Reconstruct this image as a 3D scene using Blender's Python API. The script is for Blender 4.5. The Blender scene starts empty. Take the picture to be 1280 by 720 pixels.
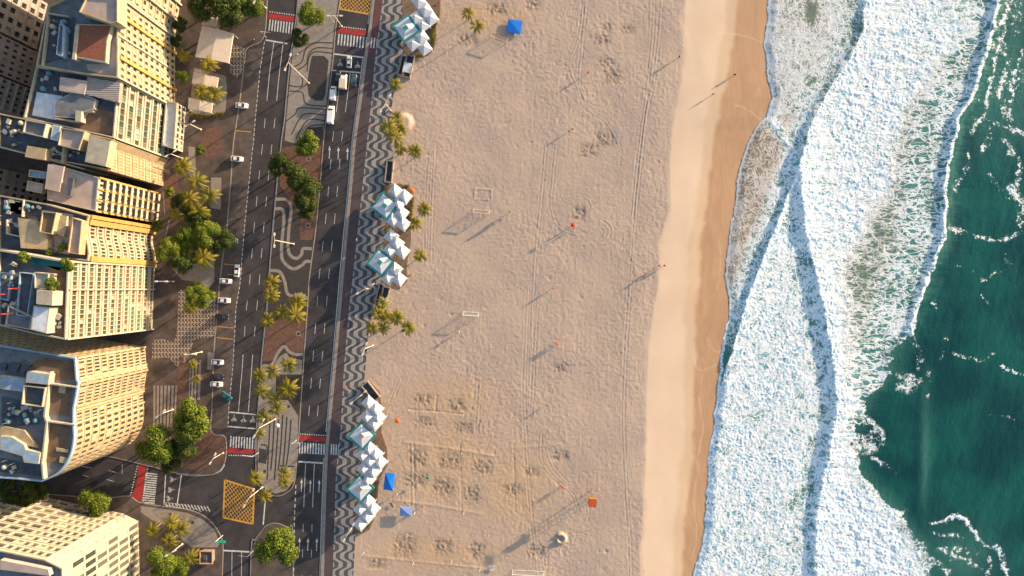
import bpy, math, random
import numpy as np
from mathutils import Vector, Matrix
R = math.radians
random.seed(7)
rng = np.random.default_rng(11)
sc = bpy.context.scene
COL = sc.collection
H = 239.0          # camera height, metres
S = 0.28           # metres per photo pixel on the ground

def W(px, py, z=0.0):
    f = (H - z) / H
    return ((px - 640) * S * f, (360 - py) * S * f)

# ------------------------------------------------------------------ materials
MATS = {}
def mat(name, col, rough=0.8, metal=0.0, noise=0.12, nscale=0.6, bump=0.0, bscale=8.0, spec=0.3, emit=None):
    m = bpy.data.materials.new(name); m.use_nodes = True
    nt = m.node_tree; b = nt.nodes['Principled BSDF']
    b.inputs['Roughness'].default_value = rough
    b.inputs['Metallic'].default_value = metal
    b.inputs['Specular IOR Level'].default_value = spec
    tc = nt.nodes.new('ShaderNodeTexCoord')
    if noise > 0:
        n = nt.nodes.new('ShaderNodeTexNoise'); n.inputs['Scale'].default_value = nscale
        n.inputs['Detail'].default_value = 6; n.inputs['Roughness'].default_value = 0.65
        nt.links.new(tc.outputs['Object'], n.inputs['Vector'])
        r = nt.nodes.new('ShaderNodeMapRange')
        r.inputs['From Min'].default_value = 0.3; r.inputs['From Max'].default_value = 0.7
        r.inputs['To Min'].default_value = 1 - noise; r.inputs['To Max'].default_value = 1 + noise
        nt.links.new(n.outputs['Fac'], r.inputs['Value'])
        mx = nt.nodes.new('ShaderNodeVectorMath'); mx.operation = 'SCALE'
        mx.inputs[0].default_value = col[:3]
        nt.links.new(r.outputs['Result'], mx.inputs['Scale'])
        nt.links.new(mx.outputs['Vector'], b.inputs['Base Color'])
    else:
        b.inputs['Base Color'].default_value = (*col[:3], 1)
    if bump > 0:
        n2 = nt.nodes.new('ShaderNodeTexNoise'); n2.inputs['Scale'].default_value = bscale
        n2.inputs['Detail'].default_value = 4
        nt.links.new(tc.outputs['Object'], n2.inputs['Vector'])
        bp = nt.nodes.new('ShaderNodeBump'); bp.inputs['Distance'].default_value = bump
        nt.links.new(n2.outputs['Fac'], bp.inputs['Height'])
        nt.links.new(bp.outputs['Normal'], b.inputs['Normal'])
    MATS[name] = m
    return m

class NB:   # small node builder
    def __init__(s, m): s.nt = m.node_tree
    def n(s, t, **kw):
        x = s.nt.nodes.new(t)
        for k, v in kw.items():
            if k.startswith('_'): setattr(x, k[1:], v)
            else: x.inputs[k.replace('__', ' ')].default_value = v
        return x
    def l(s, a, b): s.nt.links.new(a, b)
    def math(s, op, a, b=None, c=None, clamp=False):
        x = s.nt.nodes.new('ShaderNodeMath'); x.operation = op; x.use_clamp = clamp
        for i, v in enumerate((a, b, c)):
            if v is None: continue
            if isinstance(v, (int, float)): x.inputs[i].default_value = v
            else: s.l(v, x.inputs[i])
        return x.outputs[0]
    def attr(s, name):
        x = s.nt.nodes.new('ShaderNodeAttribute'); x.attribute_name = name; return x.outputs['Fac']
    def mix(s, fac, a, b):
        x = s.nt.nodes.new('ShaderNodeMix'); x.data_type = 'RGBA'
        if isinstance(fac, (int, float)): x.inputs[0].default_value = fac
        else: s.l(fac, x.inputs[0])
        for i, v in ((6, a), (7, b)):
            if isinstance(v, tuple): x.inputs[i].default_value = (*v[:3], 1)
            else: s.l(v, x.inputs[i])
        return x.outputs[2]
    def smooth(s, v, lo, hi, a=0.0, b=1.0):
        x = s.nt.nodes.new('ShaderNodeMapRange'); x.interpolation_type = 'SMOOTHSTEP'
        s.l(v, x.inputs['Value'])
        for k, q in (('From Min', lo), ('From Max', hi), ('To Min', a), ('To Max', b)):
            if isinstance(q, (int, float)): x.inputs[k].default_value = q
            else: s.l(q, x.inputs[k])
        return x.outputs[0]

# ------------------------------------------------------------------ mesh helpers
class MB:
    def __init__(s): s.v = []; s.f = []; s.uv = None
    def add(s, vs, fs):
        o = len(s.v); s.v += [tuple(v) for v in vs]; s.f += [tuple(i + o for i in f) for f in fs]
    def quad(s, a, b, c, d): s.add([a, b, c, d], [(0, 1, 2, 3)])
    def box(s, x0, y0, z0, x1, y1, z1):
        v = [(x0,y0,z0),(x1,y0,z0),(x1,y1,z0),(x0,y1,z0),(x0,y0,z1),(x1,y0,z1),(x1,y1,z1),(x0,y1,z1)]
        s.add(v, [(3,2,1,0),(4,5,6,7),(0,1,5,4),(1,2,6,5),(2,3,7,6),(3,0,4,7)])
    def obox(s, c, u, hw, hd, z0, z1):       # oriented box: centre xy, unit dir u, half sizes
        n = (-u[1], u[0]); P = []
        for z in (z0, z1):
            for a, b in ((-1,-1),(1,-1),(1,1),(-1,1)):
                P.append((c[0]+a*hw*u[0]+b*hd*n[0], c[1]+a*hw*u[1]+b*hd*n[1], z))
        s.add(P, [(3,2,1,0),(4,5,6,7),(0,1,5,4),(1,2,6,5),(2,3,7,6),(3,0,4,7)])
    def prism(s, poly, z0, z1, top=True, bottom=False):
        if area(poly) < 0: poly = poly[::-1]
        n = len(poly); P = [(x, y, z0) for x, y in poly] + [(x, y, z1) for x, y in poly]
        F = [(i, (i+1) % n, n + (i+1) % n, n + i) for i in range(n)]
        if top: F.append(tuple(range(n, 2*n)))
        if bottom: F.append(tuple(range(n-1, -1, -1)))
        s.add(P, F)
    def tube(s, pts, rads, seg=8, cap=True):
        pts = [Vector(p) for p in pts]
        if isinstance(rads, (int, float)): rads = [rads]*len(pts)
        P = []; n = len(pts)
        for i, p in enumerate(pts):
            d = (pts[min(i+1, n-1)] - pts[max(i-1, 0)]).normalized()
            a = Vector((0, 0, 1)) if abs(d.z) < 0.9 else Vector((1, 0, 0))
            u = d.cross(a).normalized(); w = d.cross(u)
            for k in range(seg):
                t = 2*math.pi*k/seg
                P.append(p + rads[i]*(math.cos(t)*u + math.sin(t)*w))
        F = []
        for i in range(n-1):
            for k in range(seg):
                F.append((i*seg+k, i*seg+(k+1) % seg, (i+1)*seg+(k+1) % seg, (i+1)*seg+k))
        if cap:
            F.append(tuple(range(seg-1, -1, -1))); F.append(tuple((n-1)*seg+k for k in range(seg)))
        s.add(P, F)
    def build(s, name, m, parent=None, smooth=False):
        me = bpy.data.meshes.new(name); me.from_pydata(s.v, [], s.f); me.update()
        if m is not None: me.materials.append(m)
        if smooth:
            for p in me.polygons: p.use_smooth = True
        o = bpy.data.objects.new(name, me); COL.objects.link(o)
        if parent is not None: o.parent = parent
        return o
def area(p): return 0.5*sum(p[i][0]*p[(i+1) % len(p)][1]-p[(i+1) % len(p)][0]*p[i][1] for i in range(len(p)))
def tag(o, label=None, cat=None, group=None, kind=None):
    if label: o['label'] = label
    if cat: o['category'] = cat
    if group: o['group'] = group
    if kind: o['kind'] = kind
    return o
def empty(name, loc, rz=0.0):
    o = bpy.data.objects.new(name, None); COL.objects.link(o); o.location = loc; o.rotation_euler = (0, 0, rz)
    o.empty_display_size = 0.3
    return o
def copy_tree(o, parent=None):
    c = o.copy(); COL.objects.link(c)
    if parent is not None: c.parent = parent
    for ch in [x for x in o.children]: copy_tree(ch, c)
    return c
ORD = ['first','second','third','fourth','fifth','sixth','seventh','eighth','ninth','tenth','eleventh','twelfth',
       'thirteenth','fourteenth','fifteenth','sixteenth','seventeenth','eighteenth','nineteenth','twentieth']

def smoothline(pts, n=6, closed=False):
    out = []; N = len(pts)
    rngi = range(N if closed else N-1)
    for i in rngi:
        g = lambda k: pts[k % N] if closed else pts[max(0, min(N-1, k))]
        p0, p1, p2, p3 = g(i-1), g(i), g(i+1), g(i+2)
        for k in range(n):
            t = k/n
            out.append(tuple(0.5*(2*p1[j]+(p2[j]-p0[j])*t+(2*p0[j]-5*p1[j]+4*p2[j]-p3[j])*t*t+(3*p1[j]-p0[j]-3*p2[j]+p3[j])*t**3) for j in (0, 1)))
    if not closed: out.append(tuple(pts[-1]))
    return out
def ribbon(mb, pts, w, z):         # world pts
    n = len(pts); L = []; Rr = []
    for i in range(n):
        a = pts[max(i-1, 0)]; b = pts[min(i+1, n-1)]
        dx, dy = b[0]-a[0], b[1]-a[1]; l = math.hypot(dx, dy) or 1
        nx, ny = -dy/l*w/2, dx/l*w/2
        L.append((pts[i][0]+nx, pts[i][1]+ny, z)); Rr.append((pts[i][0]-nx, pts[i][1]-ny, z))
    mb.add(L+Rr, [(i, n+i, n+i+1, i+1) for i in range(n-1)])
def pxline(pts, z=0): return [W(x, y, z) for x, y in pts]

# ------------------------------------------------------------------ numpy noise
def vnoise(x, y, scale, seed):
    r = np.random.default_rng(seed); N = 256
    g = r.random((N, N)).astype(np.float32)
    u = x/scale; v = y/scale
    i = np.floor(u).astype(int); j = np.floor(v).astype(int)
    a = u-i; b = v-j; a = a*a*(3-2*a); b = b*b*(3-2*b)
    i0 = i % N; i1 = (i+1) % N; j0 = j % N; j1 = (j+1) % N
    return (g[i0, j0]*(1-a)*(1-b)+g[i1, j0]*a*(1-b)+g[i0, j1]*(1-a)*b+g[i1, j1]*a*b)*2-1
def fbm(x, y, scale, seed, octv=4, gain=0.55):
    t = 0; amp = 1; s = scale; tot = 0
    for k in range(octv):
        t = t+amp*vnoise(x+17.3*k, y-9.1*k, s, seed+k); tot += amp; amp *= gain; s *= 0.5
    return t/tot
def sstep(x, a, b):
    t = np.clip((x-a)/(b-a), 0, 1); return t*t*(3-2*t)
def dist_poly(X, Y, pts):
    d = np.full(X.shape, 1e9, dtype=np.float32)
    for (x0, y0), (x1, y1) in zip(pts[:-1], pts[1:]):
        dx, dy = x1-x0, y1-y0; L = dx*dx+dy*dy+1e-9
        t = np.clip(((X-x0)*dx+(Y-y0)*dy)/L, 0, 1)
        d = np.minimum(d, np.hypot(X-x0-t*dx, Y-y0-t*dy))
    return d
def curve(Y, pts):
    ys = [p[1] for p in pts]; xs = [p[0] for p in pts]
    return np.interp(Y, ys, xs)
def grid_obj(name, xs, ys, Z, attrs, m):
    nx, ny = len(xs), len(ys)
    XX, YY = np.meshgrid(xs, ys)
    co = np.stack([XX, YY, Z], -1).reshape(-1, 3).astype(np.float32)
    idx = np.arange(nx*ny).reshape(ny, nx)
    q = np.stack([idx[:-1, :-1], idx[:-1, 1:], idx[1:, 1:], idx[1:, :-1]], -1).reshape(-1, 4)
    me = bpy.data.meshes.new(name)
    me.vertices.add(len(co)); me.vertices.foreach_set('co', co.ravel())
    me.loops.add(q.size); me.loops.foreach_set('vertex_index', q.ravel().astype(np.int32))
    me.polygons.add(len(q)); me.polygons.foreach_set('loop_start', (np.arange(len(q))*4).astype(np.int32))
    me.polygons.foreach_set('use_smooth', np.ones(len(q), dtype=bool))
    me.update(calc_edges=True)
    for k, a in attrs.items():
        at = me.attributes.new(k, 'FLOAT', 'POINT'); at.data.foreach_set('value', a.astype(np.float32).ravel())
    me.materials.append(m)
    o = bpy.data.objects.new(name, me); COL.objects.link(o); return o
def axis(lo, hi, step, far_lo, far_hi):
    a = list(np.arange(lo, hi, step)); s = step; x = a[-1]
    while x < far_hi: s *= 1.25; x += s; a.append(x)
    s = step; x = lo; b = []
    while x > far_lo: s *= 1.25; x -= s; b.append(x)
    return np.array(b[::-1]+a)

# ------------------------------------------------------------------ light, camera
SUN_EL = 8.8; SUN_VEC = (0.845, 0.534)
az = math.atan2(SUN_VEC[1], SUN_VEC[0])
wd = bpy.data.worlds.new('World'); sc.world = wd; wd.use_nodes = True
nt = wd.node_tree; bg = nt.nodes['Background']
sky = nt.nodes.new('ShaderNodeTexSky'); sky.sky_type = 'NISHITA'; sky.sun_disc = False
sky.sun_elevation = R(SUN_EL); sky.sun_rotation = math.pi/2-az
sky.air_density = 1.0; sky.dust_density = 1.5; sky.ozone_density = 1.0
nt.links.new(sky.outputs[0], bg.inputs[0]); bg.inputs[1].default_value = 0.13
sl = bpy.data.lights.new('sun', 'SUN'); sl.energy = 4.8; sl.angle = R(0.5); sl.color = (1.0, 0.75, 0.48)
so = bpy.data.objects.new('sun', sl); COL.objects.link(so)
d = Vector((SUN_VEC[0]*math.cos(R(SUN_EL)), SUN_VEC[1]*math.cos(R(SUN_EL)), math.sin(R(SUN_EL))))
so.rotation_euler = d.to_track_quat('Z', 'Y').to_euler(); so.location = (100, 60, 80)
cam = bpy.data.cameras.new('camera'); co = bpy.data.objects.new('camera', cam); COL.objects.link(co)
co.location = (0, 0, H); co.rotation_euler = (0, 0, 0)
cam.sensor_width = 36; cam.lens = 36*H/(1280*S); cam.clip_end = 20000; cam.clip_start = 1
sc.camera = co
sc.view_settings.view_transform = 'Standard'; sc.view_settings.look = 'None'
sc.view_settings.gamma = 1.0; sc.view_settings.use_curve_mapping = False
sc.view_settings.exposure = 1.42
sc.render.resolution_x = 1024; sc.render.resolution_y = 576
#==SPLIT==
# ================================================================== SAND
shoreP = [(975,-400),(966,-40),(963,0),(957,50),(960,90),(967,120),(960,145),(943,162),(934,185),(926,210),(921,245),(914,290),(908,340),(912,372),(912,400),(905,430),(902,460),(897,500),(893,540),(886,580),(884,620),(881,660),(876,690),(866,725),(850,800),(840,1100)]
wetP = [(930,-300),(920,0),(920,45),(911,100),(895,150),(891,205),(881,280),(874,355),(871,385),(872,435),(871,510),(867,590),(857,665),(855,715),(850,1100)]
roughP = [(880,-300),(857,0),(852,100),(840,162),(837,205),(839,255),(823,305),(823,355),(817,385),(811,435),(808,510),(807,590),(800,690),(798,1100)]
def beach_base(X, Y):               # pixel coords -> height
    r = curve(Y, roughP); s = curve(Y, shoreP)
    t = np.clip((X-r)/(s-r), 0, 1)
    z = -1.9*t - 0.012*np.maximum(X-s, 0)*0.28*3
    z = z - 0.1*sstep(X, r-25, r)
    return np.maximum(z, -9)
px_x = axis(442, 985, 0.95, 380, 5000); px_y = axis(-12, 732, 0.95, -2600, 3400)
XX, YY = np.meshgrid(px_x, px_y)
Z0 = beach_base(XX, YY)
rEdge = curve(YY, roughP)
wob = fbm(XX, YY, 30, 5, 4)
rough = 1-sstep(XX+wob*9, rEdge-6, rEdge+5)
wEdge = curve(YY, wetP)
wet = sstep(XX+wob*7+2*fbm(XX, YY, 7, 6, 3), wEdge-5, wEdge+4)
wet2 = sstep(XX+wob*9, wEdge-18, wEdge-10)*(1-wet)*0.5
Xm, Ym = XX*S, YY*S
micro = 0.027*fbm(Xm, Ym, 2.0, 21, 3, 0.9)+0.08*fbm(Xm, Ym, 11, 31, 2)
micro += (0.034+0.03*fbm(Xm, Ym, 14, 79, 2))*vnoise(Xm, Ym, 0.7, 77)+0.018*vnoise(Xm*1.3+Ym*.2, Ym, 0.5, 78)
# courts, pits and ridges
court = np.zeros_like(XX)
def blob(cx, cy, rx, ry): return np.exp(-(((XX-cx)/rx)**2+((YY-cy)/ry)**2))
for cx, cy, rx, ry in ((560,575,80,70),(540,690,90,28),(640,610,60,60),(560,500,70,30),(610,20,60,18)):
    court = np.maximum(court, blob(cx, cy, rx, ry))
pits = [(520,573,10,9),(560,577,12,8),(602,585,10,8),(518,600,13,7),(553,609,11,9),(590,619,9,9),(505,682,12,12),(552,684,10,8),
        (595,689,9,8),(527,500,10,6),(570,507,9,6),(530,528,11,6),(578,535,10,6),(640,612,9,6),(665,590,8,5),(470,705,9,5),
        (757,78,8,5),(784,37,7,5),(757,35,5,5),(765,95,10,8),(735,188,10,7),(723,267,7,7),(755,175,10,8),(700,460,8,5),(620,12,10,7),(665,6,8,6),(585,50,10,6),
        (695,570,4,5),(706,570,4,5),(665,690,6,7),(677,690,5,7),(752,50,8,6)]
pz = np.zeros_like(XX); churn_shade = np.zeros_like(XX)
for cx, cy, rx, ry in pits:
    b = np.exp(-(((XX-cx)/(rx*1.25))**4+((YY-cy)/(ry*1.25))**4)); pz -= 0.10*b; micro += b*0.19*fbm(Xm, Ym, 0.9, 55, 2, 0.9); churn_shade = np.maximum(churn_shade, b)
for i in range(230):      # footprints clusters and small dark scuffs
    cx = rng.uniform(450, 860); cy = rng.uniform(0, 720); r = rng.uniform(1.0, 2.6)
    m_ = (abs(XX[0]-cx) < 8); n_ = (abs(YY[:, 0]-cy) < 8)
    ix = np.ix_(n_, m_)
    pz[ix] += -rng.uniform(0.03, 0.11)*np.exp(-(((XX[ix]-cx)/r)**2+((YY[ix]-cy)/r)**2))
def ridge(pts, h, w):
    global pz
    dd = dist_poly(XX, YY, pts); pz = pz+h*np.exp(-(dd/w)**2)
ridge([(505,553),(560,560),(616,570)], 0.08, 1.6); ridge([(492,625),(545,632),(603,643)], 0.08, 1.7)
ridge([(512,512),(545,514),(580,518)], -0.10, 1.0); ridge([(546,495),(544,515)], -0.1, 1.0)
ridge([(640,560),(700,556)], 0.06, 2); ridge([(455,695),(520,702),(600,710)], 0.07, 1.2)
ridge([(593,236),(614,237),(614,250),(593,249),(593,236)], 0.10, 0.8)
for x_ in (512, 517, 575, 642): ridge([(x_, 555), (x_+2, 640)], -0.07, 0.9)
ridge([(594,470),(590,515)], -0.05, 1)
def arc(cx, cy, r, a0, a1, n=14): return [(cx+r*math.cos(R(a0+(a1-a0)*i/n)), cy+r*math.sin(R(a0+(a1-a0)*i/n))) for i in range(n+1)]
tracks = [
 [(828,-20),(824,40),(817,100),(808,140),(801,200),(795,260),(789,340),(783,420),(779,520),(782,600),(787,680),(789,740)],
 [(818,-20),(815,50),(806,130),(797,200),(790,270)],
 [(730,-10),(724,45),(712,80),(722,110),(728,130),(738,140),(757,152),(768,170),(775,185)],
 [(732,10),(727,60),(724,105),(732,125),(745,138)],
 arc(750,290,16,-80,80), arc(750,290,11,-80,80), arc(750,290,6,-80,80), arc(715,240,14,90,190), arc(722,262,18,-100,-10),
 [(695,180),(690,230),(688,255),(695,280),(708,290),(722,294)],
 [(676,540),(675,570),(685,590),(700,605),(715,618),(723,640)],[(683,560),(690,582),(707,602),(722,614)],
 arc(700,700,18,160,260), arc(722,690,22,180,300), arc(715,640,20,-30,80),
 [(660,360),(657,430),(655,500),(660,600),(672,720)],[(672,370),(668,440),(664,520)],[(543,190),(540,260),(538,330)],[(537,190),(533,260),(532,330)],
 [(500,475),(490,500),(478,530)],[(600,480),(596,540)],[(682,180),(676,250),(668,330),(664,420)]]
for t in tracks:
    for off in (-1.9, 1.9):
        pp = []
        for i, p in enumerate(t):
            a = t[max(i-1, 0)]; b = t[min(i+1, len(t)-1)]; l = math.hypot(b[0]-a[0], b[1]-a[1])
            pp.append((p[0]-(b[1]-a[1])/l*off, p[1]+(b[0]-a[0])/l*off))
        dd = dist_poly(XX, YY, smoothline(pp, 3))
        pz -= 0.045*np.exp(-(dd/0.7)**2); pz += 0.02*np.exp(-((dd-1.3)/0.7)**2)
dm = np.hypot(XX-701, YY-673)      # sand ring mound
pz += 0.7*np.exp(-((dm-5)/2.2)**2)*(np.arctan2(YY-673, XX-701) > -2.4)*(XX > 696) - 0.25*np.exp(-(dm/3.5)**2)
dg = np.hypot(XX-505, YY-153); pz += 0.8*(1-sstep(dg, 6, 14))    # mound beside the palms
ylines = 0.012*vnoise(Xm*1.0, Ym*0.07, 0.6, 91)*sstep(XX, 610, 660)
Z = Z0+rough*(micro+pz+ylines)+(1-rough)*0.012*fbm(Xm, Ym, 3, 61, 3)
# gentle cusps
Z = Z+(1-rough)*0.06*fbm(Xm, Ym*0.4, 8, 65, 2)
xs = (px_x-640)*S; ys = (360-px_y)*S
prr = curve(YY, [(520,-2600),(520,-120),(512,-10),(506,50),(504,70),(500,95),(492,118),(489,142),(490,165),(492,205),(485,232),(482,287),(474,352),(467,382),(460,422),(456,470),(452,505),(452,560),(448,620),(444,675),(442,715),(440,840),(440,3400)])
Z = np.where(XX < prr-3, -0.35, Z); Z = np.where((XX >= prr-3) & (XX < prr+8), np.maximum(Z, 0.02), Z)
swl = np.zeros_like(XX)
for pts in ([(868,437),(870,452),(876,463),(890,461),(902,456)],[(886,424),(890,434),(899,440),(908,436)],[(872,600),(869,640),(873,672),(866,700)],[(921,130),(935,135),(955,150)],[(896,40),(925,42),(957,50)],[(878,560),(873,575),(878,600)],[(900,300),(902,330),(898,360)],[(880,470),(876,500),(880,540),(872,580)]):
    dd = dist_poly(XX+2.5*fbm(XX, YY, 9, 71, 3), YY+2*fbm(XX, YY, 8, 73, 2), smoothline(pts, 5)); swl = np.maximum(swl, np.exp(-(dd/0.9)**2)*(.6+.6*fbm(XX, YY, 12, 75, 3)))
swl = np.clip(swl, 0, 1)*(1-rough)
m_sand = bpy.data.materials.new('beach_sand'); m_sand.use_nodes = True
nb = NB(m_sand); bs = m_sand.node_tree.nodes['Principled BSDF']
tc = nb.n('ShaderNodeTexCoord')
n1 = nb.n('ShaderNodeTexNoise', Scale=0.06, Detail=5.0); nb.l(tc.outputs['Object'], n1.inputs['Vector'])
n2 = nb.n('ShaderNodeTexNoise', Scale=2.6, Detail=5.0, Roughness=0.7); nb.l(tc.outputs['Object'], n2.inputs['Vector'])
dry = nb.mix(nb.smooth(n1.outputs['Fac'], 0.35, 0.65), (0.44,0.335,0.28), (0.50,0.38,0.30))
dry = nb.mix(nb.attr('court'), dry, (0.50,0.345,0.23))
dry = nb.mix(nb.smooth(n2.outputs['Fac'], 0.45, 0.75, 0, 0.35), dry, (0.30,0.225,0.18))
dry = nb.mix(nb.math('MULTIPLY', nb.attr('churn_shade'), nb.smooth(n2.outputs['Fac'], 0.4, 0.65, 0.3, 0.8)), dry, (0.27,0.19,0.14))  # churned sand, with the shade of its lumps painted in darker
smo = nb.mix(nb.smooth(n1.outputs['Fac'], 0.3, 0.7), (0.62,0.48,0.37), (0.58,0.44,0.33))
base = nb.mix(nb.attr('rough'), smo, dry)
mpw = nb.n('ShaderNodeMapping'); mpw.inputs['Scale'].default_value = (1.0, .22, 1); nb.l(tc.outputs['Object'], mpw.inputs['Vector'])
nw = nb.n('ShaderNodeTexNoise', Scale=0.35, Detail=8.0, Roughness=0.7, Distortion=1.2); nb.l(mpw.outputs[0], nw.inputs['Vector'])
smo = nb.mix(nb.smooth(nw.outputs['Fac'], 0.4, 0.7, 0, .3), smo, (.50,.36,.25))
wetc = nb.mix(nb.smooth(nw.outputs['Fac'], 0.35, 0.65), (0.46,0.285,0.17), (0.40,0.245,0.145))
base = nb.mix(nb.attr('damp'), base, (0.50,0.345,0.21))
base = nb.mix(nb.attr('wet'), base, wetc)
base = nb.mix(nb.math('MULTIPLY', nb.attr('swash'), .35), base, (.70,.62,.52))
nb.l(base, bs.inputs['Base Color'])
nb.l(nb.smooth(nb.attr('wet'), 0, 1, 0.95, 0.38), bs.inputs['Roughness'])
bs.inputs['Specular IOR Level'].default_value = 0.25
n3 = nb.n('ShaderNodeTexNoise', Scale=2.6, Detail=5.0, Roughness=0.8); nb.l(tc.outputs['Object'], n3.inputs['Vector'])
bp = nb.n('ShaderNodeBump'); bp.inputs['Distance'].default_value = 0.22
nb.l(nb.smooth(nb.attr('rough'), 0, 1, 0.02, 0.5), bp.inputs['Strength'])
nb.l(n3.outputs['Fac'], bp.inputs['Height']); nb.l(bp.outputs['Normal'], bs.inputs['Normal'])
beach = grid_obj('beach_sand', xs, ys[::-1], Z[::-1], dict(churn_shade=(churn_shade*rough)[::-1], court=(court*rough)[::-1], rough=rough[::-1], swash=swl[::-1], wet=wet[::-1], damp=wet2[::-1]), m_sand)
tag(beach, kind='structure')

# ================================================================== SEA
f1P = [(1090,-400),(1082,0),(1077,40),(1063,70),(1043,100),(1023,130),(1010,165),(1001,200),(988,240),(968,290),(948,340),(933,380),(920,430),(906,470),(897,520),(889,580),(886,640),(880,690),(868,725),(852,800),(845,1100)]
c2P = [(1092,-400),(1085,0),(1080,40),(1066,70),(1046,100),(1027,130),(1013,160),(1004,200),(1003,240),(1009,290),(1021,340),(1032,380),(1038,420),(1044,460),(1048,500),(1046,530),(1040,560),(1030,600),(1023,650),(1022,720),(1025,1100)]
c3P = [(1262,-400),(1250,0),(1238,60),(1222,110),(1200,150),(1192,190),(1184,250),(1182,300),(1165,340),(1150,380),(1140,410),(1122,440),(1112,475),(1085,500),(1074,525),(1062,560),(1086,600),(1125,640),(1160,680),(1168,720),(1172,1100)]
midP = [(1205,-400),(1195,0),(1198,30),(1182,60),(1162,90),(1140,120),(1118,160),(1108,200),(1106,240),(1080,280),(1064,310),(1048,345),(1050,400),(1053,460),(1053,520),(1046,560),(1074,600),(1110,640),(1128,690),(1132,720),(1140,1100)]
px_x = axis(850, 1292, 0.85, 800, 9000); px_y = axis(-12, 732, 0.85, -4500, 5200)
XX, YY = np.meshgrid(px_x, px_y); Xm, Ym = XX*S, YY*S
n_big = fbm(XX, YY, 26, 101, 4); n_med = fbm(XX, YY, 9, 111, 4); n_sml = fbm(XX, YY, 3.2, 121, 3, 0.7)
sh = curve(YY, shoreP)+3.0*fbm(XX*0.02, YY, 14, 133, 4)+0.8*n_med
f1 = curve(YY, f1P)+2.2*fbm(XX*0.02, YY, 12, 143, 4)+1.2*n_med
c2 = curve(YY, c2P)+2.0*fbm(XX*0.02, YY, 16, 153, 4)+1.0*n_med
c3 = curve(YY, c3P)+5.0*fbm(XX*0.3, YY, 16, 163, 5)+2*n_med+sstep(YY, 390, 430)*(7*n_med+9*n_big)
md = curve(YY, midP)+9*n_big+4*n_med
ins = sstep(XX, sh-0.8, sh+0.8)
low = sstep(YY, 165, 205)
D = np.zeros_like(XX)
# A swash lace
A = ins*(XX < f1)*sstep(YY, 138, 150)*(1-sstep(YY, 400, 470))
dA = 0.47+0.22*n_big
# B upper foam between shore and crest two
dB = 0.66+0.3*n_big+0.12*n_med-0.22*sstep(XX, c2-50, c2-14)-0.5*np.exp(-(((XX-1017)/9)**2+((YY-8)/18)**2))-0.18*np.exp(-(((XX-1015)/12)**2+((YY-150)/14)**2))
Bm = ins*(XX < c2)*(1-sstep(YY, 140, 185))
# C foam between the front and crest two
dC = 0.73+0.2*n_big+0.14*n_med
C_ = (XX >= f1)*(XX < c2)*sstep(YY, 150, 200)
shade_band = np.exp(-((XX-(c2-17))/15)**2)*low
dC = dC-0.16*shade_band+0.3*shade_band*n_med  # thinner foam here tints the shadow strip of crest two bluer
# A2 dark strip between swash lace and front (blue water)
zA = sstep(XX, f1-34, f1-12)
dA = dA+0.08*zA-0.02*np.exp(-((XX-(f1-8))/6)**2)*sstep(YY, 160, 200)
# D outer foam
t = np.clip((XX-md)/np.maximum(c3-md, 3), 0, 1)
dD = np.where(XX < md, 0.78+0.2*n_med+0.2*n_big, 0.76-0.36*sstep((XX-md), 0, 30)+0.12*n_med+0.2*n_big)
dD = dD+0.35*np.exp(-((XX-c3+3)/4)**2)*(1-sstep(YY, 400, 440))
Dm = (XX >= c2)*(XX < c3)
D = A*dA+Bm*dB*(1-A)
D = np.where(C_ > 0, np.maximum(D*(1-C_), dC*C_), D)
D = np.where(Dm, dD, D)
lowmix = sstep(YY, 545, 600)
D = np.where(Dm & (YY > 545), np.maximum(D, lowmix*(0.95-0.55*sstep(XX, c3-34, c3-2)+0.12*n_med)), D)
D = np.where((d2z := (XX > c3-62)*(XX < c3-3)*(XX > md+4)*(YY < 500)) > 0, D*.35+.65*(0.50+.2*n_big), D)
cl = dist_poly(XX+1.2*n_med, YY, smoothline([(963,143),(975,160),(987,178),(1001,192)], 5)); D = np.maximum(D, 0.8*np.exp(-((cl+1.2*n_med)/3.6)**2))
# edges bright
edge1 = np.exp(-((XX-f1-2.5)/3.0)**2)*sstep(YY, 150, 220); D = np.maximum(D, edge1*1.0)
D = np.maximum(D, np.exp(-((XX-sh-2.0)/2.2)**2)*ins*0.95)
D = np.maximum(D, np.exp(-((XX-c2-3+2*n_med)/4.5)**2)*0.95)
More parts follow.
